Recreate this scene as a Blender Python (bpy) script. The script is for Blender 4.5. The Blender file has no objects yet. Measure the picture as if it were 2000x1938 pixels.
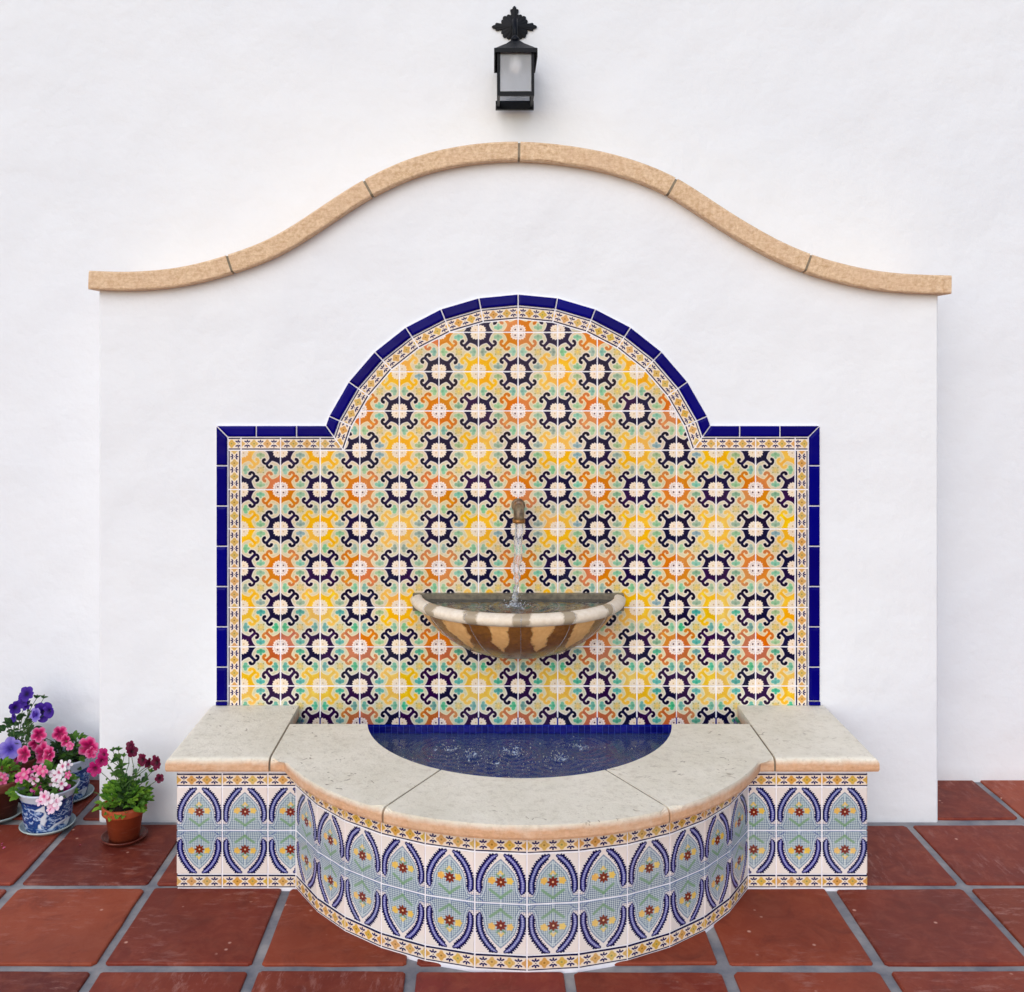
import bpy, bmesh, math, random
import numpy as np
from mathutils import Vector, Matrix
random.seed(7); rng = np.random.default_rng(11)
R = math.radians
scene = bpy.context.scene
COL = scene.collection
# ------------------------------------------------------------------ camera, sky, sun, exposure
F, VX, VY = 1966.0, 960.0, 720.0            # focal length and vanishing point of the photograph (2000 px wide)
CAMX, CAMD, CAMH = -0.074, 2.81, 1.267
cd = bpy.data.cameras.new('camera'); cam = bpy.data.objects.new('camera', cd); COL.objects.link(cam)
cam.location = (CAMX, -CAMD, CAMH); cam.rotation_euler = (R(90), 0, 0)
cd.sensor_width = 36; cd.lens = 36*F/2000; cd.shift_x = (1000-VX)/2000; cd.shift_y = -(969-VY)/2000
cd.clip_start = 0.05; cd.clip_end = 200
scene.camera = cam
w = bpy.data.worlds.new('World'); scene.world = w; w.use_nodes = True
nt = w.node_tree; nt.nodes.clear()
sky = nt.nodes.new('ShaderNodeTexSky'); sky.sky_type = 'NISHITA'; sky.sun_disc = False
SUN_EL, SUN_AZ = 32, 197                    # azimuth clockwise from +Y: behind the camera, a little to its left
sky.sun_elevation = R(SUN_EL); sky.sun_rotation = R(SUN_AZ); sky.dust_density = 1.2; sky.air_density = 1.0
bg = nt.nodes.new('ShaderNodeBackground'); bg.inputs['Strength'].default_value = 0.15
wo = nt.nodes.new('ShaderNodeOutputWorld')
nt.links.new(sky.outputs[0], bg.inputs[0]); nt.links.new(bg.outputs[0], wo.inputs[0])
sl = bpy.data.lights.new('sun', 'SUN'); sl.energy = 1.1; sl.angle = R(65); sl.color = (1, .985, .965)
sun = bpy.data.objects.new('sun', sl); COL.objects.link(sun); sun.location = (0, -3, 5)
az, el = R(SUN_AZ), R(SUN_EL)
sdir = Vector((math.sin(az)*math.cos(el), math.cos(az)*math.cos(el), math.sin(el)))
sun.rotation_euler = sdir.to_track_quat('Z', 'Y').to_euler()
vs = scene.view_settings; vs.view_transform = 'Standard'; vs.look = 'None'; vs.exposure = 0.08; vs.gamma = 1; vs.use_curve_mapping = False

# ------------------------------------------------------------------ helpers
def at(px, py, y):                           # photograph pixel (2000 wide) at a known depth -> point in the place
    s = F/(y+CAMD)
    return Vector((CAMX+(px-VX)/s, y, CAMH-(py-VY)/s))
def tag(o, label=None, cat=None, group=None, kind=None):
    if label: o['label'] = label
    if cat: o['category'] = cat
    if group: o['group'] = group
    if kind: o['kind'] = kind
    return o
def empty(name, loc=(0, 0, 0), **k):
    o = bpy.data.objects.new(name, None); COL.objects.link(o); o.location = loc; o.empty_display_size = .05
    return tag(o, **k)
def link(name, me, parent=None, mat=None, mw=None):
    o = bpy.data.objects.new(name, me); COL.objects.link(o)
    if mat is not None and not me.materials: me.materials.append(mat)
    if parent is not None: o.parent = parent
    if mw is not None:
        loc = mw.copy()
        if parent is not None: loc.translation = loc.translation - wpos(parent)
        o.matrix_local = loc
    return o
def wpos(o):
    p = Vector(o.location)
    while o.parent is not None:
        o = o.parent; p += Vector(o.location)
    return p
def mesh(name, V, Fc, smooth=False):
    me = bpy.data.meshes.new(name); me.from_pydata([tuple(v) for v in V], [], Fc); me.update()
    if smooth: me.polygons.foreach_set('use_smooth', [True]*len(me.polygons))
    return me
def bm_mesh(name, bm, smooth=False):
    bmesh.ops.recalc_face_normals(bm, faces=bm.faces)
    me = bpy.data.meshes.new(name); bm.to_mesh(me); bm.free()
    if smooth: me.polygons.foreach_set('use_smooth', [True]*len(me.polygons))
    return me
def box_bm(bm, x0, x1, y0, y1, z0, z1):
    vs_ = [bm.verts.new(p) for p in ((x0,y0,z0),(x1,y0,z0),(x1,y1,z0),(x0,y1,z0),(x0,y0,z1),(x1,y0,z1),(x1,y1,z1),(x0,y1,z1))]
    for f in ((0,3,2,1),(4,5,6,7),(0,1,5,4),(1,2,6,5),(2,3,7,6),(3,0,4,7)): bm.faces.new([vs_[i] for i in f])
def area2(P): return 0.5*sum(P[i][0]*P[(i+1) % len(P)][1]-P[(i+1) % len(P)][0]*P[i][1] for i in range(len(P)))
def clean(P, eps=4e-4):
    Q = []
    for p in P:
        if not Q or math.hypot(p[0]-Q[-1][0], p[1]-Q[-1][1]) > eps: Q.append(p)
    if len(Q) > 1 and math.hypot(Q[0][0]-Q[-1][0], Q[0][1]-Q[-1][1]) <= eps: Q.pop()
    return Q
def inset(P, d):                             # convex polygon, counter-clockwise, moved in by d
    n = len(P); L = []
    for i in range(n):
        a, b = P[i], P[(i+1) % n]; ex, ey = b[0]-a[0], b[1]-a[1]; l = math.hypot(ex, ey); nx, ny = -ey/l, ex/l
        L.append((nx, ny, nx*a[0]+ny*a[1]+d))
    Q = []
    for i in range(n):
        a1, b1, c1 = L[i-1]; a2, b2, c2 = L[i]; D = a1*b2-a2*b1
        if abs(D) < 1e-3: q = (P[i][0]+a2*d, P[i][1]+b2*d)
        else: q = ((c1*b2-c2*b1)/D, (a1*c2-a2*c1)/D)
        Q.append(q)
    return Q
def clip(P, a, b):                           # keep the left side of a->b
    Q = []
    f = lambda p: (b[0]-a[0])*(p[1]-a[1])-(b[1]-a[1])*(p[0]-a[0])
    for i in range(len(P)):
        p, q = P[i], P[(i+1) % len(P)]; fp, fq = f(p), f(q)
        if fp >= 0: Q.append(p)
        if fp*fq < 0:
            t = fp/(fp-fq); Q.append((p[0]+(q[0]-p[0])*t, p[1]+(q[1]-p[1])*t))
    return Q
def slab_mesh(name, P, th, levels=((0, -.0012), (.0010, 0)), uvf=None):
    """flat convex piece in local xy, top facing +z at th; levels = (inset, z below top)"""
    P = clean(P)
    if len(P) < 3 or area2(P) < 2e-5: return None
    rings = [[(x, y, 0) for x, y in P]]
    for ins, dz in levels:
        Q = inset(P, ins) if ins else P
        if abs(area2(Q)) > abs(area2(P)) or area2(Q) <= 0:
            cx = sum(p[0] for p in P)/len(P); cy = sum(p[1] for p in P)/len(P); Q = [(cx+(x-cx)*.85, cy+(y-cy)*.85) for x, y in P]
        rings.append([(x, y, th+dz) for x, y in Q])
    n = len(P); V = [v for r in rings for v in r]; Fc = []
    for k in range(len(rings)-1):
        for i in range(n): Fc.append((k*n+i, k*n+(i+1) % n, (k+1)*n+(i+1) % n, (k+1)*n+i))
    Fc.append(tuple((len(rings)-1)*n+i for i in range(n)))
    me = mesh(name, V, Fc)
    if uvf:
        ul = me.uv_layers.new(name='UVMap')
        for l in me.loops:
            x, y, _ = V[l.vertex_index]; ul.data[l.index].uv = uvf(x, y)
    return me
def frame(o, ex, ey, ez):
    m = Matrix.Identity(4)
    for i in range(3): m[i][0], m[i][1], m[i][2], m[i][3] = ex[i], ey[i], ez[i], o[i]
    return m
WALLF = lambda x, z, y=0: frame((x, y, z), (1, 0, 0), (0, 0, 1), (0, -1, 0))     # upright, facing the camera
def lathe(name, prof, n=40, sx=1, sy=1, smooth=True, a0=0, a1=2*math.pi):
    V = []; full = abs(a1-a0-2*math.pi) < 1e-6; m = n if full else n+1
    for r, z in prof:
        for i in range(m):
            a = a0+(a1-a0)*i/n; V.append((r*math.cos(a)*sx, r*math.sin(a)*sy, z))
    Fc = []
    for k in range(len(prof)-1):
        for i in range(n if full else n):
            j = (i+1) % m if full else i+1
            Fc.append((k*m+i, k*m+j, (k+1)*m+j, (k+1)*m+i))
    bm = bmesh.new(); vv = [bm.verts.new(v) for v in V]
    for f in Fc: bm.faces.new([vv[i] for i in f])
    bmesh.ops.remove_doubles(bm, verts=bm.verts, dist=1e-6)
    return bm_mesh(name, bm, smooth)
def tube(name, pts, rad, n=6):
    V = []; Fc = []; pts = [Vector(p) for p in pts]; m = len(pts)
    for k, p in enumerate(pts):
        t = (pts[min(k+1, m-1)]-pts[max(k-1, 0)]).normalized(); u = t.orthogonal().normalized() if k == 0 else (u-t*u.dot(t)).normalized(); v = t.cross(u)
        r = rad(k/(m-1)) if callable(rad) else rad
        for i in range(n):
            a = 2*math.pi*i/n; V.append(p+u*math.cos(a)*r+v*math.sin(a)*r)
    for k in range(m-1):
        for i in range(n): Fc.append((k*n+i, k*n+(i+1) % n, (k+1)*n+(i+1) % n, (k+1)*n+i))
    Fc.append(tuple(range(n))[::-1]); Fc.append(tuple((m-1)*n+i for i in range(n)))
    return mesh(name, V, Fc, True)

# ------------------------------------------------------------------ material helpers
def srgb(r, g, b):
    f = lambda c: (c/255/12.92) if c/255 <= .04045 else ((c/255+.055)/1.055)**2.4
    return (f(r), f(g), f(b), 1)
class M:
    def __init__(s, name, rough=.6, spec=.5):
        s.m = bpy.data.materials.new(name); s.m.use_nodes = True; s.t = s.m.node_tree
        s.b = s.t.nodes['Principled BSDF']; s.b.inputs['Roughness'].default_value = rough
        s.b.inputs['Specular IOR Level'].default_value = spec
    def n(s, kind, **k):
        nd = s.t.nodes.new('ShaderNode'+kind)
        for a, v in k.items():
            if a.startswith('i_'): nd.inputs[a[2:].replace('_', ' ')].default_value = v
            else: setattr(nd, a, v)
        return nd
    def l(s, a, b): s.t.links.new(a, b)
    def coord(s, which='Object'): return s.n('TexCoord').outputs[which]
    def noise(s, scale, detail=4, rough=.55, vec=None, dist=0):
        nd = s.n('TexNoise'); nd.inputs['Scale'].default_value = scale; nd.inputs['Detail'].default_value = detail
        nd.inputs['Roughness'].default_value = rough; nd.inputs['Distortion'].default_value = dist
        s.l(vec if vec is not None else s.coord(), nd.inputs['Vector']); return nd.outputs['Fac']
    def ramp(s, fac, stops):
        nd = s.n('ValToRGB'); e = nd.color_ramp.elements
        while len(e) < len(stops): e.new(.5)
        for i, (p, c) in enumerate(stops): e[i].position = p; e[i].color = c if len(c) == 4 else tuple(c)+(1,)
        s.l(fac, nd.inputs[0]); return nd.outputs[0]
    def mix(s, fac, a, b, mode='MIX'):
        nd = s.n('Mix', data_type='RGBA', blend_type=mode)
        for v, i in ((fac, 0), (a, 6), (b, 7)):
            if hasattr(v, 'node'): s.l(v, nd.inputs[i])
            else: nd.inputs[i].default_value = v
        return nd.outputs[2]
    def math(s, op, a, b=0.0, c=None, clamp=False):
        nd = s.n('Math', operation=op, use_clamp=clamp)
        for i, v in enumerate((a, b) if c is None else (a, b, c)):
            if hasattr(v, 'node'): s.l(v, nd.inputs[i])
            else: nd.inputs[i].default_value = v
        return nd.outputs[0]
    def sep(s, vec):
        nd = s.n('SeparateXYZ'); s.l(vec, nd.inputs[0]); return nd.outputs
    def comb(s, x, y, z):
        nd = s.n('CombineXYZ')
        for i, v in enumerate((x, y, z)):
            if hasattr(v, 'node'): s.l(v, nd.inputs[i])
            else: nd.inputs[i].default_value = v
        return nd.outputs[0]
    def color(s, c):
        if hasattr(c, 'node'): s.l(c, s.b.inputs['Base Color'])
        else: s.b.inputs['Base Color'].default_value = c
    def bump(s, h, strength, dist):
        nd = s.n('Bump'); nd.inputs['Strength'].default_value = strength; nd.inputs['Distance'].default_value = dist
        s.l(h, nd.inputs['Height']); s.l(nd.outputs[0], s.b.inputs['Normal'])
    def roughmap(s, fac, lo, hi):
        nd = s.n('MapRange'); nd.inputs['To Min'].default_value = lo; nd.inputs['To Max'].default_value = hi
        s.l(fac, nd.inputs[0]); s.l(nd.outputs[0], s.b.inputs['Roughness'])
    def rand(s): return s.n('ObjectInfo').outputs['Random']
G = lambda v: (v, v, v, 1)

# stucco
def stucco(name, c1, c2):
    m = M(name, .85, .25); co = m.coord()
    big = m.noise(1.3, 5, .6, co); fine = m.noise(9, 6, .65, co)
    c = m.mix(m.ramp(big, [(.3, G(0)), (.7, G(1))]), c1, c2)
    c = m.mix(m.math('MULTIPLY', m.ramp(fine, [(.55, G(0)), (.8, G(1))]), .10), c, srgb(214, 212, 214))
    sp = m.sep(co)                            # splash dirt just above the paving
    dirt = m.math('MULTIPLY', m.ramp(sp[2], [(0.0, G(1)), (.05, G(0))]), m.noise(14, 4, .6, co))
    c = m.mix(m.math('MULTIPLY', dirt, .45), c, srgb(176, 160, 156)); m.color(c)
    h = m.math('ADD', m.math('MULTIPLY', m.noise(5, 3, .5, co), 1.0), m.math('MULTIPLY', m.noise(60, 4, .6, co), .10))
    m.bump(h, .65, .02); return m.m
MAT_BACK = stucco('white_stucco', srgb(236, 239, 243), srgb(231, 235, 241))
MAT_FRONT = stucco('smooth_white_plaster', srgb(239, 242, 245), srgb(234, 237, 242))
# sandstone
def stone(name, edge, edge2, top=None, top2=None):
    m = M(name, .75, .3); co = m.coord()
    g = m.noise(90, 6, .75, co); b = m.noise(7, 5, .6, co)
    c = m.mix(m.ramp(g, [(.35, G(0)), (.65, G(1))]), edge, edge2)
    c = m.mix(m.math('MULTIPLY', m.ramp(b, [(.4, G(0)), (.7, G(1))]), .5), c, srgb(226, 192, 160))
    sc = m.n('Mapping'); sc.inputs['Scale'].default_value = (1, 1, 5); m.l(co, sc.inputs[0])
    str_ = m.noise(30, 5, .7, sc.outputs[0])
    c = m.mix(m.math('MULTIPLY', m.ramp(str_, [(.5, G(0)), (.7, G(1))]), .35), c, srgb(170, 110, 72))
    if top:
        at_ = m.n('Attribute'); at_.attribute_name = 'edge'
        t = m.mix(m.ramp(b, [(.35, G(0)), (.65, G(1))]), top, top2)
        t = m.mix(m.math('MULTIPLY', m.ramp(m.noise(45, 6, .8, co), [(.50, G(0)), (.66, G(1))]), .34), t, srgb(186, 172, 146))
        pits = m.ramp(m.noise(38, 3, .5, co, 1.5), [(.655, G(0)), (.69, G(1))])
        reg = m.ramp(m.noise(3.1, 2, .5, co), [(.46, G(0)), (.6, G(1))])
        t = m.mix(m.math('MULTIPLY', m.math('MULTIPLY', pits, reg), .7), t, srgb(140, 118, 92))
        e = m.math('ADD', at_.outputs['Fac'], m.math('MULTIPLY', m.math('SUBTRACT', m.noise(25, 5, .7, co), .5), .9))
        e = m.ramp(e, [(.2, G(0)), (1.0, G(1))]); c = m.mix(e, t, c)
    m.color(c)
    m.bump(m.math('ADD', g, m.math('MULTIPLY', b, 2.0)), .8, .004); return m.m
MAT_COPING = stone('tan_sandstone', srgb(244, 216, 182), srgb(206, 170, 130))
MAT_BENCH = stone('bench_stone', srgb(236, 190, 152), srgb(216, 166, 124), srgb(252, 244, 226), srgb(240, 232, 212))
# grout
def plain(name, c, c2, scale=40, rough=.8, spec=.3, bump=.3, dist=.001):
    m = M(name, rough, spec); f = m.noise(scale, 5, .6)
    m.color(m.mix(m.ramp(f, [(.35, G(0)), (.65, G(1))]), c, c2)); m.bump(f, bump, dist); return m.m
MAT_GROUT = plain('white_grout', srgb(248, 246, 250), srgb(238, 236, 244))
MAT_MORTAR = plain('joint_mortar', srgb(150, 138, 118), srgb(122, 110, 94))
MAT_FGROUT = plain('grey_floor_grout', srgb(168, 164, 162), srgb(116, 118, 126), 9, .8, .3, .6, .003)

# ------------------------------------------------------------------ painted ceramic patterns (computed, one cell per hand-painted variant; teal wall cells add a reflected tint)
def blank(n, col):
    A = np.empty((n, n, 3)); A[:] = np.array(col)/255.; return A
def field(n, k, seed):
    r = np.random.default_rng(seed); g = r.random((k+1, k+1)); t = np.linspace(0, k-1e-6, n); i = t.astype(int); f = t-i; f = f*f*(3-2*f)
    a = g[i][:, i]*(1-f)[None, :]+g[i][:, i+1]*f[None, :]; b = g[i+1][:, i]*(1-f)[None, :]+g[i+1][:, i+1]*f[None, :]
    return a*(1-f)[:, None]+b*f[:, None]
def lay(A, mask, col): A += (np.array(col)/255.-A)*np.clip(mask, 0, 1)[..., None]
def dseg(x, y, a, b):
    dx, dy = b[0]-a[0], b[1]-a[1]; L = dx*dx+dy*dy+1e-12
    t = np.clip(((x-a[0])*dx+(y-a[1])*dy)/L, 0, 1); return np.hypot(x-a[0]-t*dx, y-a[1]-t*dy)
def dline(x, y, P):
    d = 9*np.ones_like(x)
    for i in range(len(P)-1): d = np.minimum(d, dseg(x, y, P[i], P[i+1]))
    return d
def dpoly(x, y, P):
    d = dline(x, y, list(P)+[P[0]]); ins = np.zeros(x.shape, bool)
    for i in range(len(P)):
        (x1, y1), (x2, y2) = P[i], P[(i+1) % len(P)]
        if y1 == y2: continue
        ins ^= ((y1 > y) != (y2 > y)) & (x < (x2-x1)*(y-y1)/(y2-y1)+x1)
    return np.where(ins, -d, d)
def sm(d, w=.004): return np.clip(.5-d/(2*w), 0, 1)
NP = 256
def grid(n=NP, j=0, seed=0):
    t = (np.arange(n)+.5)/n; x, y = np.meshgrid(t, t)
    if j: x = x+j*(field(n, 5, seed)-.5); y = y+j*(field(n, 5, seed+1)-.5)
    return x, y
BODY = [(0, 0), (0, 0.4), (0.032, 0.358), (0.078, 0.318), (0.128, 0.294), (0.178, 0.274), (0.216, 0.272), (0.24, 0.294), (0.282, 0.33), (0.33, 0.385), (0.375, 0.375), (0.385, 0.33), (0.33, 0.282), (0.294, 0.24), (0.272, 0.216), (0.274, 0.178), (0.294, 0.128), (0.318, 0.078), (0.358, 0.032), (0.4, 0)]
CURL = [(.398, .222), (.425, .235), (.440, .265), (.434, .305), (.405, .338), (.36, .352)]
def corner(A, a, b, col, inner, dot, halo, scroll, seed):
    a, b = np.maximum(a, 0), np.maximum(b, 0)
    d = dpoly(a, b, BODY)
    dc = np.minimum(dline(a, b, CURL), dline(b, a, CURL))-.031
    dc = np.minimum(dc, np.minimum(np.hypot(a-.398, b-.240), np.hypot(b-.398, a-.240))-.033)
    lay(A, sm(np.minimum(d, dc)-.022, .014)*.75, halo)
    lay(A, sm(dc, .006), scroll); lay(A, sm(d, .006), col)
    tone = field(NP, 6, seed); lay(A, sm(d, .006)*(tone > .5)*(tone-.5)*.9, [min(255, c*1.25+14) for c in col])
    rr = (a**3+b**3)**(1/3); ph = np.arctan2(b, a)
    lay(A, sm(rr-(.192+.010*np.cos(ph*20)), .008), inner)
    lay(A, sm(np.abs(rr-.14)-.006, .008)*.25, dot)
    lay(A, sm(np.hypot(a-.075, b-.075)-.02, .008), dot)
def wall_cell(seed, teal=False):  # teal: cooler cast of reflected light, painted into the tile colours
    r = np.random.default_rng(seed); x, y = grid(j=.02, seed=seed*7+1)
    A = blank(NP, (222, 202, 166)); f = field(NP, 4, seed+50)
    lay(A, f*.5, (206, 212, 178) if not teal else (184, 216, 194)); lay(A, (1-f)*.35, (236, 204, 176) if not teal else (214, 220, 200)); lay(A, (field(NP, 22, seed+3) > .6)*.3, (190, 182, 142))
    nav = [(24, 10, 56), (18, 8, 42), (40, 12, 60), (14, 12, 50)]; c1, c2 = nav[r.integers(4)], nav[r.integers(4)]
    W = (238, 228, 226); Cc = (242, 220, 172)
    og = (212, 112+int(r.integers(-8, 14)), 40); yl = (240, 174+int(r.integers(-8, 8)), 44)
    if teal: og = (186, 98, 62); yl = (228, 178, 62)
    corner(A, 1-x, y, og, (244, 228, 218), (78, 44, 52), Cc, (204, 120, 62), seed+1)         # lower right: orange
    corner(A, x, 1-y, yl, (240, 222, 196), (196, 166, 140), (244, 222, 160), (240, 184, 74), seed+2)  # upper left: yellow
    corner(A, x, y, c1, (244, 226, 204), (214, 178, 134), W, tuple(int(c*.7) for c in c1), seed+3)
    corner(A, 1-x, 1-y, c2, (244, 226, 204), (214, 178, 134), W, tuple(int(c*.7) for c in c2), seed+4)
    for cx, cy in ((.5, .115), (.5, .885), (.115, .5), (.885, .5)):
        dx, dy = (cx-.5), (cy-.5); L = math.hypot(dx, dy); ux, uy = dx/L, dy/L
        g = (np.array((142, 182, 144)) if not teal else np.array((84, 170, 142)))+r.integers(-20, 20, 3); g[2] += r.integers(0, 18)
        d = np.minimum(np.hypot(x-cx, y-cy)-.060, np.hypot(x-cx-uy*.066+ux*.01, y-cy-ux*.066+uy*.01)-.044)
        d = np.minimum(d, np.hypot(x-cx+uy*.066+ux*.01, y-cy+ux*.066+uy*.01)-.044)
        d = np.minimum(d, np.hypot(x-cx+ux*.07, y-cy+uy*.07)-.034)
        lay(A, sm(d-.014, .012)*.5, (236, 232, 214)); lay(A, sm(d, .010)*.9, g)
        lay(A, sm(np.hypot(x-cx-ux*.01, y-cy-uy*.01)-.022, .02)*.6, g*.72)
    d = np.minimum.reduce([np.hypot(x-.5-px, y-.5-py)-.042 for px, py in ((.045, 0), (-.045, 0), (0, .045), (0, -.045))])
    lay(A, sm(d-.012, .01)*.6, (240, 226, 200)); lay(A, sm(d, .009)*.8, (214, 182, 106))
    for px, py in ((.062, .062), (-.062, .062), (.062, -.062), (-.062, -.062)): lay(A, sm(np.hypot(x-.5-px, y-.5-py)-.019, .008)*.8, (150, 150, 78))
    lay(A, sm(np.hypot(x-.5, y-.5)-.016, .01), (246, 212, 96))
    lay(A, (field(NP, 48, seed+9) > .8)*.10, (250, 240, 225))
    return A
def feather(A, x, y, P, w, seed):
    d = dline(x, y, P); n = len(P)
    S = np.zeros_like(x); best = 9*np.ones_like(x); acc = 0
    for i in range(n-1):                      # running length along the leaf for its toothed edge
        a, b = P[i], P[i+1]; L = math.hypot(b[0]-a[0], b[1]-a[1]); di = dseg(x, y, a, b)
        t = np.clip(((x-a[0])*(b[0]-a[0])+(y-a[1])*(b[1]-a[1]))/(L*L), 0, 1); up = di < best; S = np.where(up, acc+t*L, S); best = np.minimum(best, di); acc += L
    taper = np.clip(np.minimum(S/.10+.35, (acc-S)/.10+.45), 0, 1)
    ww = w*taper*(1+.20*np.cos(S*2*math.pi/.046))
    lay(A, sm(d-ww-.012, .010)*.5, (226, 226, 238)); lay(A, sm(d-ww, .005), (16, 18, 62)); lay(A, sm(d-w*taper*.46, .008)*.9, (80, 84, 156)); lay(A, sm(d-w*taper*(.20+.12*np.cos(S*2*math.pi/.046)), .007)*.85, (182, 186, 220))
def basin_cell(seed):
    r = np.random.default_rng(seed); x, yy = grid(j=.014, seed=seed*3+2); y = 1-yy     # y down from the top edge
    A = blank(NP, (236, 228, 222)); lay(A, field(NP, 3, seed)*.5, (238, 218, 208)); xs = np.abs(x-.5)
    O = [(-.02, .12), (.0, .13), (.13, .25), (.255, .40), (.315, .55), (.335, .74), (.38, .85), (.52, .85), (.52, 1.02), (-.02, 1.02)]
    d = dpoly(xs, y, O)
    lay(A, sm(d, .006), (180, 194, 198)); lay(A, sm(d)*field(NP, 4, seed+5)*.5, (186, 208, 206))
    k = 2*math.pi/.078
    hatch = (np.cos((x+y)*k)*np.cos((x-y)*k))
    lay(A, sm(d)*np.clip(hatch*3, 0, 1)*.62, (96, 118, 140)); lay(A, sm(d)*np.clip(-hatch*3-1, 0, 1)*.5, (232, 238, 236)); lay(A, np.clip((y-.72)*12, 0, 1)*np.clip(hatch*3, 0, 1)*.5, (62, 76, 118))
    lay(A, sm(dseg(xs, y, (.30, .99), (.5, .83))-.008, .006)*.8, (84, 100, 150))
    lay(A, sm(np.abs(d+.030)-.010, .006)*.5, (226, 232, 234)); lay(A, sm(np.abs(d+.052)-.007, .006)*.6, (92, 112, 146)); lay(A, sm(np.abs(d)-.008, .006)*.7, (104, 124, 158))
    P = [(.085, .055), (.16, .10), (.255, .20), (.335, .32), (.390, .45), (.415, .58), (.415, .70), (.395, .78)]
    feather(A, xs, y, P, .073, seed)
    for s in (-1, 1):                         # green leaves and stem
        e = dline(x, y, [(.5, .88), (.5+s*.10, .80), (.5+s*.20, .73)])-.026; lay(A, sm(e, .01)*.8, (122, 160, 120))
        e = dline(x, y, [(.5, .5), (.5+s*.075, .43)])-.018; lay(A, sm(e, .01)*.8, (110, 150, 112))
        lay(A, sm(np.hypot(x-.5-s*.175, y-.545)-(.066+.009*np.cos(5*np.arctan2(y-.545, x-.5-s*.185))), .008)*.92, (238, 186+int(r.integers(-12, 12)), 92))
        lay(A, sm(np.hypot(x-.5-s*.13, y-.50)-.024, .008)*.8, (240, 200, 120))
    lay(A, sm(dline(x, y, [(.5, .6), (.5, .9)])-.006, .006)*.5, (110, 150, 120))
    for px, py, q in ((0, .375, .03), (-.035, .41, .024), (.035, .41, .024)): lay(A, sm(np.hypot(x-.5-px, y-py)-q, .008)*.85, (238, 200, 110))
    ph = np.arctan2(y-.57, x-.5); rr = np.hypot(x-.5, y-.57)
    lay(A, sm(rr-(.090+.020*np.cos(8*ph)), .007), (128, 52, 42)); lay(A, sm(rr-.045, .008)*.6, (104, 38, 36)); lay(A, sm(rr-.020, .006), (236, 200, 160))
    return A
def border_cell(seed, dark=0):
    n = NP; t = (np.arange(n)+.5)/n; x, y = np.meshgrid(t, t); x = x+.008*(field(n, 6, seed)-.5); y = y+.02*(field(n, 6, seed+1)-.5); x3 = x*3.05     # tile is about 3 x 1
    A = blank(n, (240, 226, 206)); lay(A, field(n, 4, seed)*.35, (244, 210, 190))
    yy = np.abs(y-.5)
    for k in range(4):
        cx = k/3*3.05; ph = np.arctan2(y-.5, x3-cx); rr = np.hypot(x3-cx, y-.5)
        lay(A, sm(rr-.27-.05*np.cos(4*ph), .02), (220, 176+int(rng.integers(-12, 12)), 100)); lay(A, sm(np.abs(rr-.18)-.02, .02)*.5, (190, 140, 60))
        lay(A, sm(rr-.065, .02)*.9, (150, 112, 52) if k % 2 else (146, 146, 84))
    for k in range(3):
        cx = (k+.5)/3*3.05
        for s in (-1, 1):
            q0 = (cx, .5+s*.07)
            for ang in (-52, 0, 52):
                a = R(ang); e = (q0[0]+math.sin(a)*.22, q0[1]+s*math.cos(a)*.19)
                m_ = (q0[0]+math.sin(a)*.09, q0[1]+s*math.cos(a)*.09)
                lay(A, sm(dseg(x3, y, m_, e)-.046, .014), (30, 28, 84))
        lay(A, sm(np.hypot(x3-cx, y-.5)-.035, .015), (60, 50, 96))
    lay(A, sm(.350-yy, .012), (240, 234, 236)); lay(A, sm(np.abs(yy-.410)-.050, .012), (22, 20, 64))
    return A
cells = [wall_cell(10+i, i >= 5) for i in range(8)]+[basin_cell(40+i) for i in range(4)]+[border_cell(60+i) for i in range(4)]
def atlas():
    W, H = 4, 4; img = np.ones((H*NP, W*NP, 4), np.float32)
    for i, c in enumerate(cells):
        r_, q = divmod(i, W); img[r_*NP:(r_+1)*NP, q*NP:(q+1)*NP, :3] = np.clip(c, 0, 1)
    im = bpy.data.images.new('painted_tiles', W*NP, H*NP); im.pixels.foreach_set(img.ravel()); im.update(); im.pack(); return im
IMG = atlas()
def cell_uv(i, u, v):
    r_, q = divmod(i, 4); e = .004
    return ((q+e+(1-2*e)*u)/4, (r_+e+(1-2*e)*v)/4)
def glaze(name, img=True):
    m = M(name, .16, .18)
    im = m.n('TexImage', image=IMG, interpolation='Cubic'); m.l(m.coord('UV'), im.inputs[0])
    hs = m.n('HueSaturation'); r = m.rand()
    m.l(m.math('MULTIPLY_ADD', r, .012, .497), hs.inputs['Hue'])
    r2 = m.math('FRACT', m.math('MULTIPLY', r, 7.31)); r3 = m.math('FRACT', m.math('MULTIPLY', r, 13.7))
    m.l(m.math('MULTIPLY_ADD', r2, .16, .92), hs.inputs['Saturation']); m.l(m.math('MULTIPLY_ADD', r3, .10, .93), hs.inputs['Value'])
    m.l(im.outputs[0], hs.inputs['Color'])
    m.color(hs.outputs[0]); m.bump(m.noise(25, 2, .5), .25, .0015); m.roughmap(m.noise(18, 3), .10, .24)
    return m.m
MAT_PAINT = glaze('painted_glaze')
def navy(name, c1, c2, rough=.10, spec=.07):
    m = M(name, rough, spec); r = m.rand(); f = m.noise(14, 3, .5)
    c = m.mix(r, c1, c2); c = m.mix(m.math('MULTIPLY', m.ramp(f, [(.4, G(0)), (.75, G(1))]), .2), c, srgb(14, 14, 130))
    m.color(c); m.bump(m.noise(20, 2), .3, .002); return m.m
MAT_NAVY = navy('cobalt_glaze', srgb(2, 2, 118), srgb(8, 2, 96))
MAT_MOSAIC = navy('mosaic_glaze', srgb(6, 8, 96), srgb(22, 24, 132), .12, .4)

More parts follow.
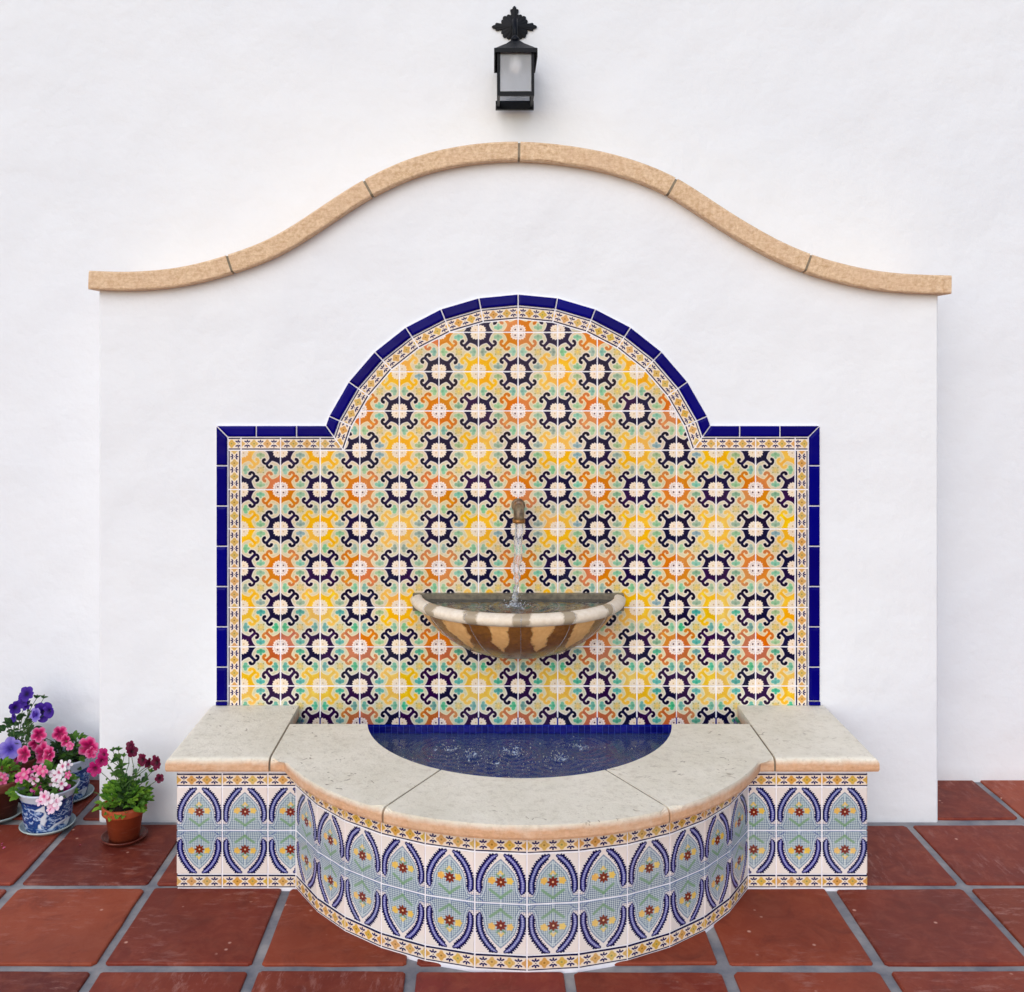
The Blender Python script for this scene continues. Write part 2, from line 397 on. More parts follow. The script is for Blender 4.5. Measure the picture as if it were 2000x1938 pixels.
# ================================================================== FLOOR
fl = link('floor', mesh('floor', [(-9, -12, 0), (9, -12, 0), (9, .5, 0), (-9, .5, 0)], [(0, 1, 2, 3)]), mat=MAT_FGROUT)
tag(fl, kind='structure')
def terracotta():
    m = M('saltillo_clay', .42, .2); co = m.coord(); r = m.rand()
    off = m.comb(m.math('MULTIPLY', r, 37), m.math('MULTIPLY', r, 91), 0)
    va = m.n('VectorMath', operation='ADD'); m.l(co, va.inputs[0]); m.l(off, va.inputs[1]); v = va.outputs[0]
    c = m.ramp(r, [(0, srgb(94, 28, 22)), (.3, srgb(114, 38, 27)), (.55, srgb(130, 48, 32)), (.75, srgb(158, 72, 42)), (1, srgb(132, 48, 46))])
    big = m.noise(5, 6, .6, v)
    c = m.mix(m.math('MULTIPLY', m.ramp(big, [(.35, G(0)), (.7, G(1))]), .45), c, srgb(158, 76, 54))
    c = m.mix(m.math('MULTIPLY', m.ramp(m.noise(22, 7, .7, v, .6), [(.45, G(0)), (.72, G(1))]), .38), c, srgb(176, 96, 70))
    c = m.mix(m.math('MULTIPLY', m.ramp(m.noise(11, 6, .7, v, .8), [(.5, G(0)), (.7, G(1))]), .40), c, srgb(88, 30, 26))
    c = m.mix(m.math('MULTIPLY', m.ramp(m.noise(2.3, 3, .5, v), [(.45, G(0)), (.75, G(1))]), .45), c, srgb(84, 34, 28))
    sc = m.n('Mapping'); sc.inputs['Scale'].default_value = (1, 3.2, 1); sc.inputs['Rotation'].default_value = (0, 0, .5); m.l(v, sc.inputs[0])
    scuff = m.math('MULTIPLY', m.ramp(m.noise(16, 8, .75, sc.outputs[0]), [(.52, G(0)), (.74, G(1))]), m.ramp(m.noise(4.1, 3, .5, v), [(.45, G(0)), (.65, G(1))]))
    c = m.mix(m.math('MULTIPLY', scuff, .75), c, srgb(196, 146, 134))
    vo = m.n('TexVoronoi'); vo.inputs['Scale'].default_value = 24; m.l(v, vo.inputs['Vector'])
    spot = m.math('MULTIPLY', m.ramp(vo.outputs['Distance'], [(.05, G(1)), (.13, G(0))]), m.ramp(m.noise(9, 2, .5, v), [(.54, G(0)), (.58, G(1))]))
    c = m.mix(spot, c, srgb(214, 160, 140)); m.color(c)
    m.roughmap(big, .40, .68)
    m.bump(m.math('ADD', m.noise(7, 4, .5, v), m.math('MULTIPLY', m.noise(70, 4, .6, v), .18)), .5, .004)
    return m.m
MAT_CLAY = terracotta()
PX, PY, X0, Y0 = .3305, .335, .088, -.020
def floor_poly():
    h = .1535; P = []; k = 4
    ax, ay = h+random.uniform(-.002, .002), h+.001+random.uniform(-.002, .002); rr = random.uniform(.004, .010)
    cor = [(-1, -1), (1, -1), (1, 1), (-1, 1)]
    for c in range(4):
        (x0, y0), (x1, y1) = cor[c], cor[(c+1) % 4]
        for q in range(k+1):
            t = q/k; t = (rr/(2*h))+t*(1-rr/h)
            bow = random.uniform(-.0013, .0013); nx, ny = (y1-y0)/2, -(x1-x0)/2
            P.append(((x0+(x1-x0)*t)*ax+nx*bow, (y0+(y1-y0)*t)*ay+ny*bow))
    return P
ftiles = [slab_mesh('floor_tile', floor_poly(), .007, ((0, -.0032), (.0012, -.0010), (.004, 0))) for _ in range(8)]
bigV = []; bigF = []
for j in range(-16, 2):
    for i in range(-18, 19):
        x, y = X0+PX*(i+.5), Y0+PY*(j-.5)+PY*.5*2
        y = Y0+PY*(j+.5); sy_ = 1.0
        if j == -1: y, sy_ = -.1862, 1.035
        if j == 0: y = .162
        if y > .45: continue
        if -5 <= j and -8 <= i <= 7:
            o = link('floor_tile', ftiles[random.randrange(8)], fl, MAT_CLAY)
            a = random.choice((0, 90, 180, 270))+random.uniform(-.5, .5)
            o.matrix_local = Matrix.Translation((x+random.uniform(-.002, .002), y+random.uniform(-.002, .002), random.uniform(-.0016, .0008))) @ Matrix.Rotation(R(random.uniform(-.3, .3)), 4, 'X') @ Matrix.Diagonal((1, sy_, 1, 1)) @ Matrix.Rotation(R(a), 4, 'Z')
        else:
            me = ftiles[(i*7+j*3) % 8]; b0 = len(bigV)
            bigV += [(v.co.x+x, v.co.y+y, v.co.z) for v in me.vertices]; bigF += [tuple(b0+k for k in p.vertices) for p in me.polygons]
tag(link('outer_floor_tiles', mesh('outer_floor_tiles', bigV, bigF), fl, MAT_CLAY), kind='stuff')

# ================================================================== BACK WALL
BY = .273
bm = bmesh.new(); box_bm(bm, -9, 9, BY, BY+.3, -.02, 5.2)
tag(link('house_wall', bm_mesh('house_wall', bm), mat=MAT_BACK), 'tall white stucco wall behind the fountain that carries the lantern', 'wall')

# ================================================================== FOUNTAIN WALL with curved coping
CP = .035
TOP = [(170,518),(210,519.5),(250,520),(310,516),(360,508),(400,498),(430,489),(500,464),(560,431),(620,391),(660,365),(693,345),(760,312),(830,289),(900,276),(950,271.5),(993,270.5),(1050,273.5),(1120,283),(1180,296),(1240,315),(1296,340),(1350,374),(1400,407),(1450,437),(1500,464),(1555,487),(1600,501),(1660,515),(1720,523),(1780,526),(1822,527)]
pts = [at(x*1.0204, y*1.0204, -CP) for x, y in TOP]; pts = [(p.x, p.z) for p in pts]
def catmull(P, n=4):
    Q = []
    for i in range(len(P)-1):
        p0, p1, p2, p3 = P[max(i-1, 0)], P[i], P[i+1], P[min(i+2, len(P)-1)]
        for k in range(n):
            t = k/n; Q.append(tuple(.5*((2*p1[c])+(-p0[c]+p2[c])*t+(2*p0[c]-5*p1[c]+4*p2[c]-p3[c])*t*t+(-p0[c]+3*p1[c]-3*p2[c]+p3[c])*t**3) for c in (0, 1)))
    return Q+[P[-1]]
curve = catmull(pts, 4)
for _ in range(3): curve = [curve[0]]+[tuple((curve[i-1][c]+2*curve[i][c]+curve[i+1][c])/4 for c in (0, 1)) for i in range(1, len(curve)-1)]+[curve[-1]]
def nrm(i):
    a, b = curve[max(i-1, 0)], curve[min(i+1, len(curve)-1)]; dx, dz = b[0]-a[0], b[1]-a[1]; l = math.hypot(dx, dz); return (-dz/l, dx/l)
fw = empty('fountain_wall', (0, 0, 0), label='freestanding white plaster wall with curved top that backs the tiled fountain', cat='wall')
TH = .0515
WL, WR = -1.171, 1.174
inner = [(curve[i][0]-nrm(i)[0]*TH*.5, curve[i][1]-nrm(i)[1]*TH*.5) for i in range(len(curve))]
inner = [p for p in inner if WL+.004 < p[0] < WR-.004]
def at_x(x):
    for a, b in zip(curve[:-1], curve[1:]):
        if a[0] <= x <= b[0]: return a[1]+(b[1]-a[1])*(x-a[0])/(b[0]-a[0])-TH*.5
    return curve[0][1]-TH*.5
outline = [(WL, -.01), (WR, -.01), (WR, at_x(WR))]+inner[::-1]+[(WL, at_x(WL))]
bm = bmesh.new(); f0 = [bm.verts.new((x, 0, z)) for x, z in outline]; f1 = [bm.verts.new((x, BY-.002, z)) for x, z in outline]
bm.faces.new(f0); bm.faces.new(f1[::-1]); n = len(outline)
for i in range(n): bm.faces.new((f0[i], f1[i], f1[(i+1) % n], f0[(i+1) % n]))
ed = [e for e in bm.edges if all(abs(v.co.y) < 1e-6 for v in e.verts) and abs(e.verts[0].co.x-e.verts[1].co.x) < 1e-6 and e.calc_length() > .5]
bmesh.ops.bevel(bm, geom=ed, offset=.008, segments=3, affect='EDGES', profile=.5)
link('plaster_body', bm_mesh('plaster_body', bm), fw, MAT_FRONT)
def sweep(name, i0, i1, trim0, trim1, grow=0.0, mat=None, y0=-CP, rough=.0012, over=.0):
    y0 = y0; C = [list(curve[i]) for i in range(i0, i1+1)]; N = [nrm(i) for i in range(i0, i1+1)]
    def tr(a, b, d):
        l = math.hypot(b[0]-a[0], b[1]-a[1]); return [a[0]+(b[0]-a[0])*d/l, a[1]+(b[1]-a[1])*d/l]
    C[0] = tr(C[0], C[1], trim0); C[-1] = tr(C[-1], C[-2], trim1)
    t = TH+grow; g = grow/2; c = .005
    sec = [(y0, -c+g), (y0, -(t-c)+g), (y0+c*.4, -t+c*.35+g), (y0+c, -t+g), (BY-.001, -t+g), (BY-.001, g), (y0+c, g), (y0+c*.4, -c*.35+g)]
    V = []; Fc = []; m = len(sec)
    for (x, z), (nx, nz) in zip(C, N):
        for k, (y, o) in enumerate(sec):
            j = random.uniform(-rough, rough) if k in (0, 1, 2, 7) else 0
            V.append((x+nx*(o+j*.6), y+j*.7, z+nz*(o+j*.6)))
    for a in range(len(C)-1):
        for k in range(m): Fc.append((a*m+k, a*m+(k+1) % m, (a+1)*m+(k+1) % m, (a+1)*m+k))
    Fc.append(tuple(range(m))[::-1]); Fc.append(tuple((len(C)-1)*m+k for k in range(m)))
    return link(name, mesh(name, V, Fc), fw, mat)
def idx(xd):
    X = at(xd*1.0204, 400, -CP).x; return min(range(len(curve)), key=lambda i: abs(curve[i][0]-X))
J = [0]+[idx(x) for x in (429, 694, 994, 1295, 1554)]+[len(curve)-1]
for a in range(6): sweep('coping_stone', J[a], J[a+1], .0034 if a else 0, .0034 if a < 5 else 0, 0, MAT_COPING)
sweep('coping_mortar', 0, len(curve)-1, .01, .01, -.006, MAT_MORTAR, -CP+.002, 0)

# ---- tiled panel on that wall
TX, TZ, GR = .1103, .1095, .0038
ZC = .930                                     # height of the tile joint through the middle orange row
zl = lambda j: ZC-j*TZ                        # joint lines; j grows downward
BW, TW = .0362, .0330                         # border strip, blue trim
HX = 7*TX
YP = -.005                                    # grout face
ACX, ACZ, AR = 0.0, CAMH-(960*1.0204-VY)/700, 405/700
th1 = 2*math.asin(.1103/2/AR)
def arc(r): return [(ACX+r*math.sin(k*th1), ACZ+r*math.cos(k*th1)) for k in range(-8, 9)]
A_out, A_mid, A_in = arc(AR), arc(AR-TW/math.cos(th1/2)), arc(AR-(TW+BW)/math.cos(th1/2))
Ztop = zl(-1)
def cross_z(A, z, s):                         # x where an arc polygon crosses height z on side s
    for a, b in zip(A[:-1], A[1:]):
        if (a[1]-z)*(b[1]-z) <= 0 and s*a[0] > 0: return a[0]+(b[0]-a[0])*(z-a[1])/(b[1]-a[1])
# grout backing: polygon face a few millimetres proud of the plaster
ZB = .30
bk = [(-HX-BW-TW, .25), (HX+BW+TW, .25), (HX+BW+TW, Ztop+BW+TW), (cross_z(A_out, Ztop+BW+TW, 1), Ztop+BW+TW)]
bk += [p for p in A_out[::-1] if p[1] > Ztop+BW+TW+1e-4]+[(cross_z(A_out, Ztop+BW+TW, -1), Ztop+BW+TW), (-HX-BW-TW, Ztop+BW+TW)]
bm = bmesh.new(); f0 = [bm.verts.new((x, YP, z)) for x, z in bk]; f1 = [bm.verts.new((x, .01, z)) for x, z in bk]; bm.faces.new(f0); n = len(bk)
for i in range(n): bm.faces.new((f0[i], f1[i], f1[(i+1) % n], f0[(i+1) % n]))
link('panel_grout', bm_mesh('panel_grout', bm), fw, MAT_GROUT)
def put(name, P, mat, uvf, th=.0016, lv=((0, -.0006), (.0006, 0)), base=YP, parent=fw, key=None):
    if len(P) < 3: return
    cx = sum(p[0] for p in P)/len(P); cz = sum(p[1] for p in P)/len(P)
    L = [(x-cx, z-cz) for x, z in P]
    me = slab_mesh(name, L, th, lv, (lambda x, y: uvf(x+cx, y+cz)) if uvf else None)
    if me: return link(name, me, parent, mat, WALLF(cx, cz, base) @ Matrix.Rotation(R(random.uniform(-.12, .12)), 4, 'X'))
shared = {}
def panel_tile(i, j):                         # column i from the middle, row between joints j and j+1
    x0, x1, z1, z0 = i*TX, (i+1)*TX, zl(j), zl(j+1); g = GR/2
    P = [(x0+g, z0+g), (x1-g, z0+g), (x1-g, z1-g), (x0+g, z1-g)]
    full = True
    if j < -1:
        pts_ = [(x0, z0), (x1, z0), (x1, z1), (x0, z1)]
        for a, b in zip(A_in[:-1], A_in[1:]):      # arc runs left to right over the top: inside is on its right
            dx, dz = b[0]-a[0], b[1]-a[1]; l = math.hypot(dx, dz); ox, oz = dz/l*g, -dx/l*g
            Q = clip(P, (b[0]+ox, b[1]+oz), (a[0]+ox, a[1]+oz))
            if Q != P: full = False
            P = Q
            if len(P) < 3: return
    kind = (i % 2, j % 2); cell = random.randrange(5) if j < 4 and not (j == 3 and random.random() < .35) else random.randrange(5, 8)  # lower rows draw the teal cells, so their reflected tint sits in the colour
    # corner colours: orange sits where column and row joints are both even, yellow where both odd
    def uvf(x, z):
        u, v = (x-x0)/TX, (z-z0)/TZ
        # target: orange corner -> (1,0)
        ox = 0 if i % 2 == 0 else 1; oz = 1 if j % 2 == 0 else 0     # where the orange corner lies (v=1 is the top joint j)
        if ox == 0: u = 1-u
        if oz == 1: v = 1-v
        return cell_uv(cell, u, v)
    if full:
        key = (i % 2, j % 2, cell); cx, cz = (x0+x1)/2, (z0+z1)/2
        if key not in shared: shared[key] = slab_mesh('panel_tile', [(x-cx, z-cz) for x, z in P], .0016, ((0, -.0006), (.0006, 0)), lambda x, y: uvf(x+cx, y+cz))
        link('panel_tile', shared[key], fw, MAT_PAINT, WALLF(cx+random.uniform(-.0004, .0004), cz+random.uniform(-.0004, .0004), YP) @ Matrix.Rotation(R(random.uniform(-.3, .3)), 4, 'X'))
    else: put('panel_tile', P, MAT_PAINT, uvf)
for j in range(-6, 6):
    for i in range(-7, 7): 
        if j >= -1 or abs(i+.5)*TX < AR: panel_tile(i, j)
# ---- border strips: convex quads given by outer and inner edge
def strip(o0, o1, i1, i0, name='border_tile', mat=MAT_PAINT, length=TX, th=.0016, lv=((0, -.0006), (.0006, 0)), parent=fw, phase=None, gap=GR/2):
    """o0->o1 outer edge, i0->i1 inner edge"""
    P = [i0, i1, o1, o0]
    if area2(P) < 0: P = P[::-1]
    P = inset(clean(P), gap)
    c = 12+random.randrange(4); ex = (i1[0]-i0[0], i1[1]-i0[1]); L = math.hypot(*ex); ux = (ex[0]/L, ex[1]/L)
    nx = (o0[0]-i0[0], o0[1]-i0[1]); w = abs(nx[0]*-ux[1]+nx[1]*ux[0]); sgn = 1 if (nx[0]*-ux[1]+nx[1]*ux[0]) > 0 else -1
    mid = ((i0[0]+i1[0])/2, (i0[1]+i1[1])/2)
    def uvf(x, z):
        a = ((x-mid[0])*ux[0]+(z-mid[1])*ux[1])/length+.5; b = ((x-mid[0])*-ux[1]+(z-mid[1])*ux[0])*sgn/w
        if L < length*.93 and phase is not None: a = a+phase
        return cell_uv(c, min(max(a, 0), 1), min(max(b, 0), 1))
    return put(name, P, mat, uvf if mat == MAT_PAINT else None, th, lv, parent=parent)
for k in range(len(A_mid)-1):
    if abs(k-7.5) < 6:
        strip(A_mid[k], A_mid[k+1], A_in[k+1], A_in[k])
TRL = ((0, -.0040), (.0013, -.0018), (.0035, -.0004), (.0065, 0))
for k in range(len(A_out)-1):
    if abs(k-7.5) < 6:
        strip(A_out[k], A_out[k+1], A_mid[k+1], A_mid[k], 'trim_tile', MAT_NAVY, th=.0075, lv=TRL)
Zm, Zo = Ztop+BW, Ztop+BW+TW
for s in (-1, 1):
    # short arc ends, mitred onto the horizontal run
    xi, xm, xo = (cross_z(A, z, s) for A, z in ((A_in, Ztop), (A_mid, Zm), (A_out, Zo)))
    k = 2 if s < 0 else 14
    q = lambda A: A[k]
    strip(q(A_mid), (xm, Zm), (xi, Ztop), q(A_in), phase=0)
    strip(q(A_out), (xo, Zo), (xm, Zm), q(A_mid), 'trim_tile', MAT_NAVY, th=.0075, lv=TRL)
    # horizontal border: joints follow the panel columns
    xs = [HX-k_*TX for k_ in range(0, 4) if HX-k_*TX > abs(xi)+.02]+[None]
    for a in range(len(xs)-1):
        x1 = s*xs[a]; x0 = s*xs[a+1] if xs[a+1] is not None else None
        if x0 is None: strip((xm, Zm), (x1, Zm), (x1, Ztop), (xi, Ztop), phase=0)
        else: strip((x0, Zm), (x1, Zm), (x1, Ztop), (x0, Ztop))
    strip((s*HX, Zm), (s*(HX+BW), Zm), (s*(HX+BW), Ztop), (s*HX, Ztop), phase=.1)
    z = Ztop; jj = -1
    while z > .30:
        strip((s*(HX+BW), z), (s*(HX+BW), z-TZ), (s*HX, z-TZ), (s*HX, z)); z -= TZ
    # blue trim, horizontal then vertical, with a mitred corner
    TP = .1122; xc = HX+BW+TW; xe = [xc]+[xc-TP*k_ for k_ in (1, 2)]
    strip((s*(xc-TP), Zo), (s*xc, Zo), (s*(HX+BW), Zm), (s*(xc-TP), Zm), 'trim_tile', MAT_NAVY, th=.0075, lv=TRL)
    strip((s*(xc-2*TP), Zo), (s*(xc-TP), Zo), (s*(xc-TP), Zm), (s*(xc-2*TP), Zm), 'trim_tile', MAT_NAVY, th=.0075, lv=TRL)
    strip((xo, Zo), (s*(xc-2*TP), Zo), (s*(xc-2*TP), Zm), (xm, Zm), 'trim_tile', MAT_NAVY, th=.0075, lv=TRL)
    z = Zo-TP
    strip((s*xc, Zo), (s*xc, z), (s*(HX+BW), z), (s*(HX+BW), Zm), 'trim_tile', MAT_NAVY, th=.0075, lv=TRL)
    while z > .345:
        z2 = z-TP
        if z2 < .36: z2 = .341
        strip((s*xc, z), (s*xc, z2), (s*(HX+BW), z2), (s*(HX+BW), z), 'trim_tile', MAT_NAVY, th=.0075, lv=TRL); z = z2
    strip((s*xc, .341), (s*xc, .3295), (s*(HX+BW), .3295), (s*(HX+BW), .341), 'trim_tile', MAT_NAVY, th=.009, gap=.0012)

# ================================================================== BASIN AND BENCHES
bs = empty('fountain_basin', (0, -.2, 0), label='tiled half round fountain basin with stone topped benches either side', cat='fountain')
ZT, CT = .329, .034                           # top of the coping, its thickness
CD = .100                                     # depth of the round basin's centre
BR = .110/(2*math.sin(R(10.35)/2)); TA = R(10.35)
BFD, BX = .372, .837
def ring(r, k): return (r*math.sin(k*TA), -(CD+r*math.cos(k*TA)))
# where the polygon meets the bench front
Pk = [ring(BR, k) for k in range(-6, 7)]
JX = None
outer = Pk[:]
# clip last facet at bench front plane
def meet(a, b): t = (-BFD-a[1])/(b[1]-a[1]); return (a[0]+(b[0]-a[0])*t, -BFD)
ends = meet(Pk[-2], Pk[-1]); ends = (abs(ends[0]), -BFD)
outer[0] = (-ends[0], -BFD); outer[-1] = ends
g_ = .0022
body = [(-BX+g_, 0), (-BX+g_, -BFD+g_), (outer[0][0], -BFD+g_)]
body += [((x)*(1-g_/BR), (y+CD)*(1-g_/BR)-CD) for x, y in outer[1:-1]]+[(outer[-1][0], -BFD+g_), (BX-g_, -BFD+g_), (BX-g_, 0)]
IR = .432
inr = [(-.60, -.006), (-.60, -.17), (-IR*math.sin(math.acos((.17-CD)/IR)), -.17)]
inr += [(IR*math.sin(a), -(CD+IR*math.cos(a))) for a in np.linspace(-R(76), R(76), 25)]+[(IR*math.sin(math.acos((.17-CD)/IR)), -.17), (.60, -.17), (.60, -.006)]
bm = bmesh.new()
def wallstrip(bm, P, z0, z1, flip=False, closed=False):
    a = [bm.verts.new((x, y, z0)) for x, y in P]; b = [bm.verts.new((x, y, z1)) for x, y in P]
    for i in range(len(P) if closed else len(P)-1):
        j = (i+1) % len(P); q = (a[i], a[j], b[j], b[i]); bm.faces.new(q[::-1] if flip else q)
    return a
wallstrip(bm, body, -.005, ZT-CT+.001)
me = bpy.data.meshes.new('basin_core'); bm.to_mesh(me); bm.free()
core = link('basin_core', me, bs, MAT_GROUT, Matrix.Identity(4))
bm = bmesh.new(); a = wallstrip(bm, inr, .07, ZT-CT, True, True); bm.faces.new(a)
me = bpy.data.meshes.new('basin_lining'); bm.to_mesh(me); bm.free()
def lining():
    m = M('mosaic_lining', .2, .4); co = m.coord('Object'); sp = m.sep(co)
    br = m.n('TexBrick'); br.offset = 0; br.inputs['Scale'].default_value = 1; br.inputs['Mortar Size'].default_value = .0009; br.inputs['Brick Width'].default_value = .0168; br.inputs['Row Height'].default_value = .0168
    br.inputs['Color1'].default_value = srgb(0, 14, 128); br.inputs['Color2'].default_value = srgb(2, 24, 148); br.inputs['Mortar'].default_value = srgb(50, 66, 160)
    nz = m.sep(m.n('NewGeometry').outputs['Normal'])[2]; flat = m.math('GREATER_THAN', m.math('ABSOLUTE', nz), .7)
    m.l(m.comb(m.math('ADD', sp[0], 0.0), m.mix(flat, m.comb(sp[2], sp[2], sp[2]), m.comb(sp[1], sp[1], sp[1])), 0), br.inputs['Vector'])
    m.color(br.outputs['Color']); return m.m
MAT_LINING = lining()
link('basin_lining', me, bs, MAT_LINING, Matrix.Identity(4))
# mosaic row on the wall above the water
ms = [slab_mesh('mosaic_tile', [(-.0070, -.0071), (.0070, -.0071), (.0070, .0071), (-.0070, .0071)], .0022, ((0, -.0006), (.0006, 0)))]
for j in range(2):
    for i in range(-35, 35):
        link('mosaic_tile', ms[0], bs, MAT_MOSAIC, WALLF((i+.5)*.0168+random.uniform(-.0004, .0004), zl(6)-.0018-.0084-j*.0168, -.0065) @ Matrix.Rotation(R(random.uniform(-1.2, 1.2)), 4, 'X') @ Matrix.Rotation(R(random.uniform(-1.2, 1.2)), 4, 'Y'))
# facing tiles
S1, S2 = .0335, .1060                          # strip height, tile height pitch
zs = [.0045, .0045+S1+.003, 0, 0, 0]; zs = [q+.0022 for q in (.006, .006+S1, .006+S1+.106, .006+S1+.212, .006+2*S1+.212)]
def facet(p, q, u0=0.0, u1=1.0, gap=GR/2, facing=None):
    """column of tiles on the upright facet from p to q (seen from outside: p left, q right)"""
    p = Vector((p[0], p[1], 0)); q = Vector((q[0], q[1], 0)); ex = (q-p).normalized(); L = (q-p).length; nz = Vector((ex.y, -ex.x, 0))
    if L < .012: return
    for r_ in range(4):
        z0, z1 = zs[r_], zs[r_+1]; H = z1-z0
        cell = (8+random.randrange(4)) if r_ in (1, 2) else 12+random.randrange(4)
        P = [(-L/2+gap, -H/2+gap), (L/2-gap, -H/2+gap), (L/2-gap, H/2-gap), (-L/2+gap, H/2-gap)]
        def uvf(x, y):
            u = u0+(u1-u0)*(x/L+.5); v = y/H+.5
            if r_ == 1: v = 1-v
            return cell_uv(cell, min(max(u, 0), 1), min(max(v, 0), 1))
        me = slab_mesh('basin_tile' if r_ in (1, 2) else 'border_tile', P, .0034, ((0, -.0006), (.0006, 0)), uvf)
        c = (p+q)/2-nz*.0034; c.z = (z0+z1)/2
        link('basin_tile' if r_ in (1, 2) else 'border_tile', me, bs, MAT_PAINT, frame(c, ex, Vector((0, 0, 1)), nz) @ Matrix.Rotation(R(random.uniform(-.25, .25)), 4, 'Y'))
for k in range(12):
    p, q = outer[k], outer[k+1]; L = math.hypot(p[0]-q[0], p[1]-q[1])
    if k == 0: facet(p, q, 1-L/.11, 1)
    elif k == 11: facet(p, q, 0, L/.11)
    else: facet(p, q)
ex_ = abs(outer[0][0]); P3 = [-BX, -BX+.1105, -BX+.221, -ex_]
for a in range(3):
    L = P3[a+1]-P3[a]; facet((P3[a], -BFD), (P3[a+1], -BFD), 0, min(1, L/.11)); facet((-P3[a+1], -BFD), (-P3[a], -BFD), max(0, 1-L/.11), 1)
for s in (-1, 1):
    ys = [-BFD, -BFD+.1105, -BFD+.221, -BFD+.3315, -.001]
    for a in range(4):
        L = ys[a+1]-ys[a]
        if s > 0: facet((BX, ys[a]), (BX, ys[a+1]), 0, min(1, L/.11))
        else: facet((-BX, ys[a+1]), (-BX, ys[a]), max(0, 1-L/.11), 1)
# coping stones
def coping(P, outer_edges, name='coping_stone'):
    """P counter-clockwise seen from above; outer_edges = indices i of edges P[i]->P[i+1] with a rounded nose"""
    bm = bmesh.new(); b = [bm.verts.new((x, y, ZT-CT)) for x, y in P]; t = [bm.verts.new((x, y, ZT)) for x, y in P]; n = len(P)
    bm.faces.new(b[::-1]); bm.faces.new(t)
    for i in range(n): bm.faces.new((b[i], b[(i+1) % n], t[(i+1) % n], t[i]))
    bm.edges.ensure_lookup_table(); et, eb, eo = [], [], []
    for e in bm.edges:
        i, j = e.verts[0], e.verts[1]
        for L_, S_ in ((t, et), (b, eb)):
            if i in L_ and j in L_:
                a_, c_ = L_.index(i), L_.index(j)
                k = a_ if (a_+1) % n == c_ else c_
                (S_ if k in outer_edges else eo).append(e) if L_ is t else (S_.append(e) if k in outer_edges else None)
    bmesh.ops.bevel(bm, geom=et, offset=.018, segments=5, affect='EDGES', profile=.6, clamp_overlap=True)
    eb = [e for e in eb if e.is_valid]
    bmesh.ops.bevel(bm, geom=eb, offset=.007, segments=2, affect='EDGES', profile=.5, clamp_overlap=True)
    bmesh.ops.recalc_face_normals(bm, faces=bm.faces)
    bmesh.ops.triangulate(bm, faces=[f for f in bm.faces if len(f.verts) > 4])
    me = bpy.data.meshes.new(name); bm.to_mesh(me); bm.free()
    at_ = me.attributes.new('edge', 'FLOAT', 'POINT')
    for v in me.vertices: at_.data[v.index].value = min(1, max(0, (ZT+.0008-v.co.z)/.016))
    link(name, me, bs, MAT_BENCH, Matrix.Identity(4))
CX, CFD, CB, CJ = .859, .390, .154, .608
OR, IRC = .642, .405
gp = .0026
def cang(r, d): return math.acos((d-CD)/r)
a_o = cang(OR, CFD); a_i = cang(IRC, CB); a_j = R(28.5)
for s in (-1, 1):
    P = [(-CX, -CFD), (-CJ-gp, -CFD), (-CJ-gp, -.0075), (-CX, -.0075)]; eo = {0, 3}
    if s > 0: P = [(-x, y) for x, y in P][::-1]; eo = {2, 3}
    if s > 0: eo = {i for i in range(4) if (abs(P[i][1]+CFD) < 1e-6 and abs(P[(i+1) % 4][1]+CFD) < 1e-6) or (abs(P[i][0]-CX) < 1e-6 and abs(P[(i+1) % 4][0]-CX) < 1e-6)}
    coping(P, eo)
pt = lambda r, a: (r*math.sin(a), -(CD+r*math.cos(a)))
dg = lambda r: gp/r
n = 14
outs = [pt(OR, a) for a in np.linspace(-a_o, -a_j-dg(OR), n)]; ins = [pt(IRC, a) for a in np.linspace(-a_j-dg(IRC), -a_i, n)]
PL = [(-CJ+gp, -CFD)]+outs+ins+[(-CJ+gp, -CB)]
coping(PL, set(range(0, n)))
PR = [(-x, y) for x, y in PL][::-1]; m_ = len(PR)
coping(PR, {m_-2-i for i in range(0, n)})
PC = [pt(OR, a) for a in np.linspace(-a_j+dg(OR), a_j-dg(OR), 2*n)]+[pt(IRC, a) for a in np.linspace(a_j-dg(IRC), -a_j+dg(IRC), 2*n)]
coping(PC, set(range(0, 2*n-1)))
# mortar under the joints
def mortar(p0, d, lat, r0, r1):               # thin fin of mortar filling a joint, kept just under the stone surface
    prof = [(r0, ZT-CT+.002), (r1-.004, ZT-CT+.002), (r1-.004, ZT-.021), (r1-.009, ZT-.012), (r1-.019, ZT-.005), (r1-.03, ZT-.0018), (r0, ZT-.0018)]
    bm = bmesh.new(); rows = [[bm.verts.new((p0[0]+d[0]*q+lat[0]*o, p0[1]+d[1]*q+lat[1]*o, z)) for q, z in prof] for o in (-.0045, .0045)]; n = len(prof)
    bm.faces.new(rows[0]); bm.faces.new(rows[1][::-1])
    for i in range(n): bm.faces.new((rows[0][i], rows[1][i], rows[1][(i+1) % n], rows[0][(i+1) % n]))
    link('joint_mortar', bm_mesh('joint_mortar', bm), bs, MAT_MORTAR, Matrix.Identity(4))
for s in (-1, 1):
    mortar((s*CJ, 0), (0, -1), (1, 0), CB+.002, CFD)
    c_, s_ = math.cos(s*a_j), math.sin(s*a_j); mortar((0, -CD), (s_, -c_), (c_, s_), IRC+.003, OR)

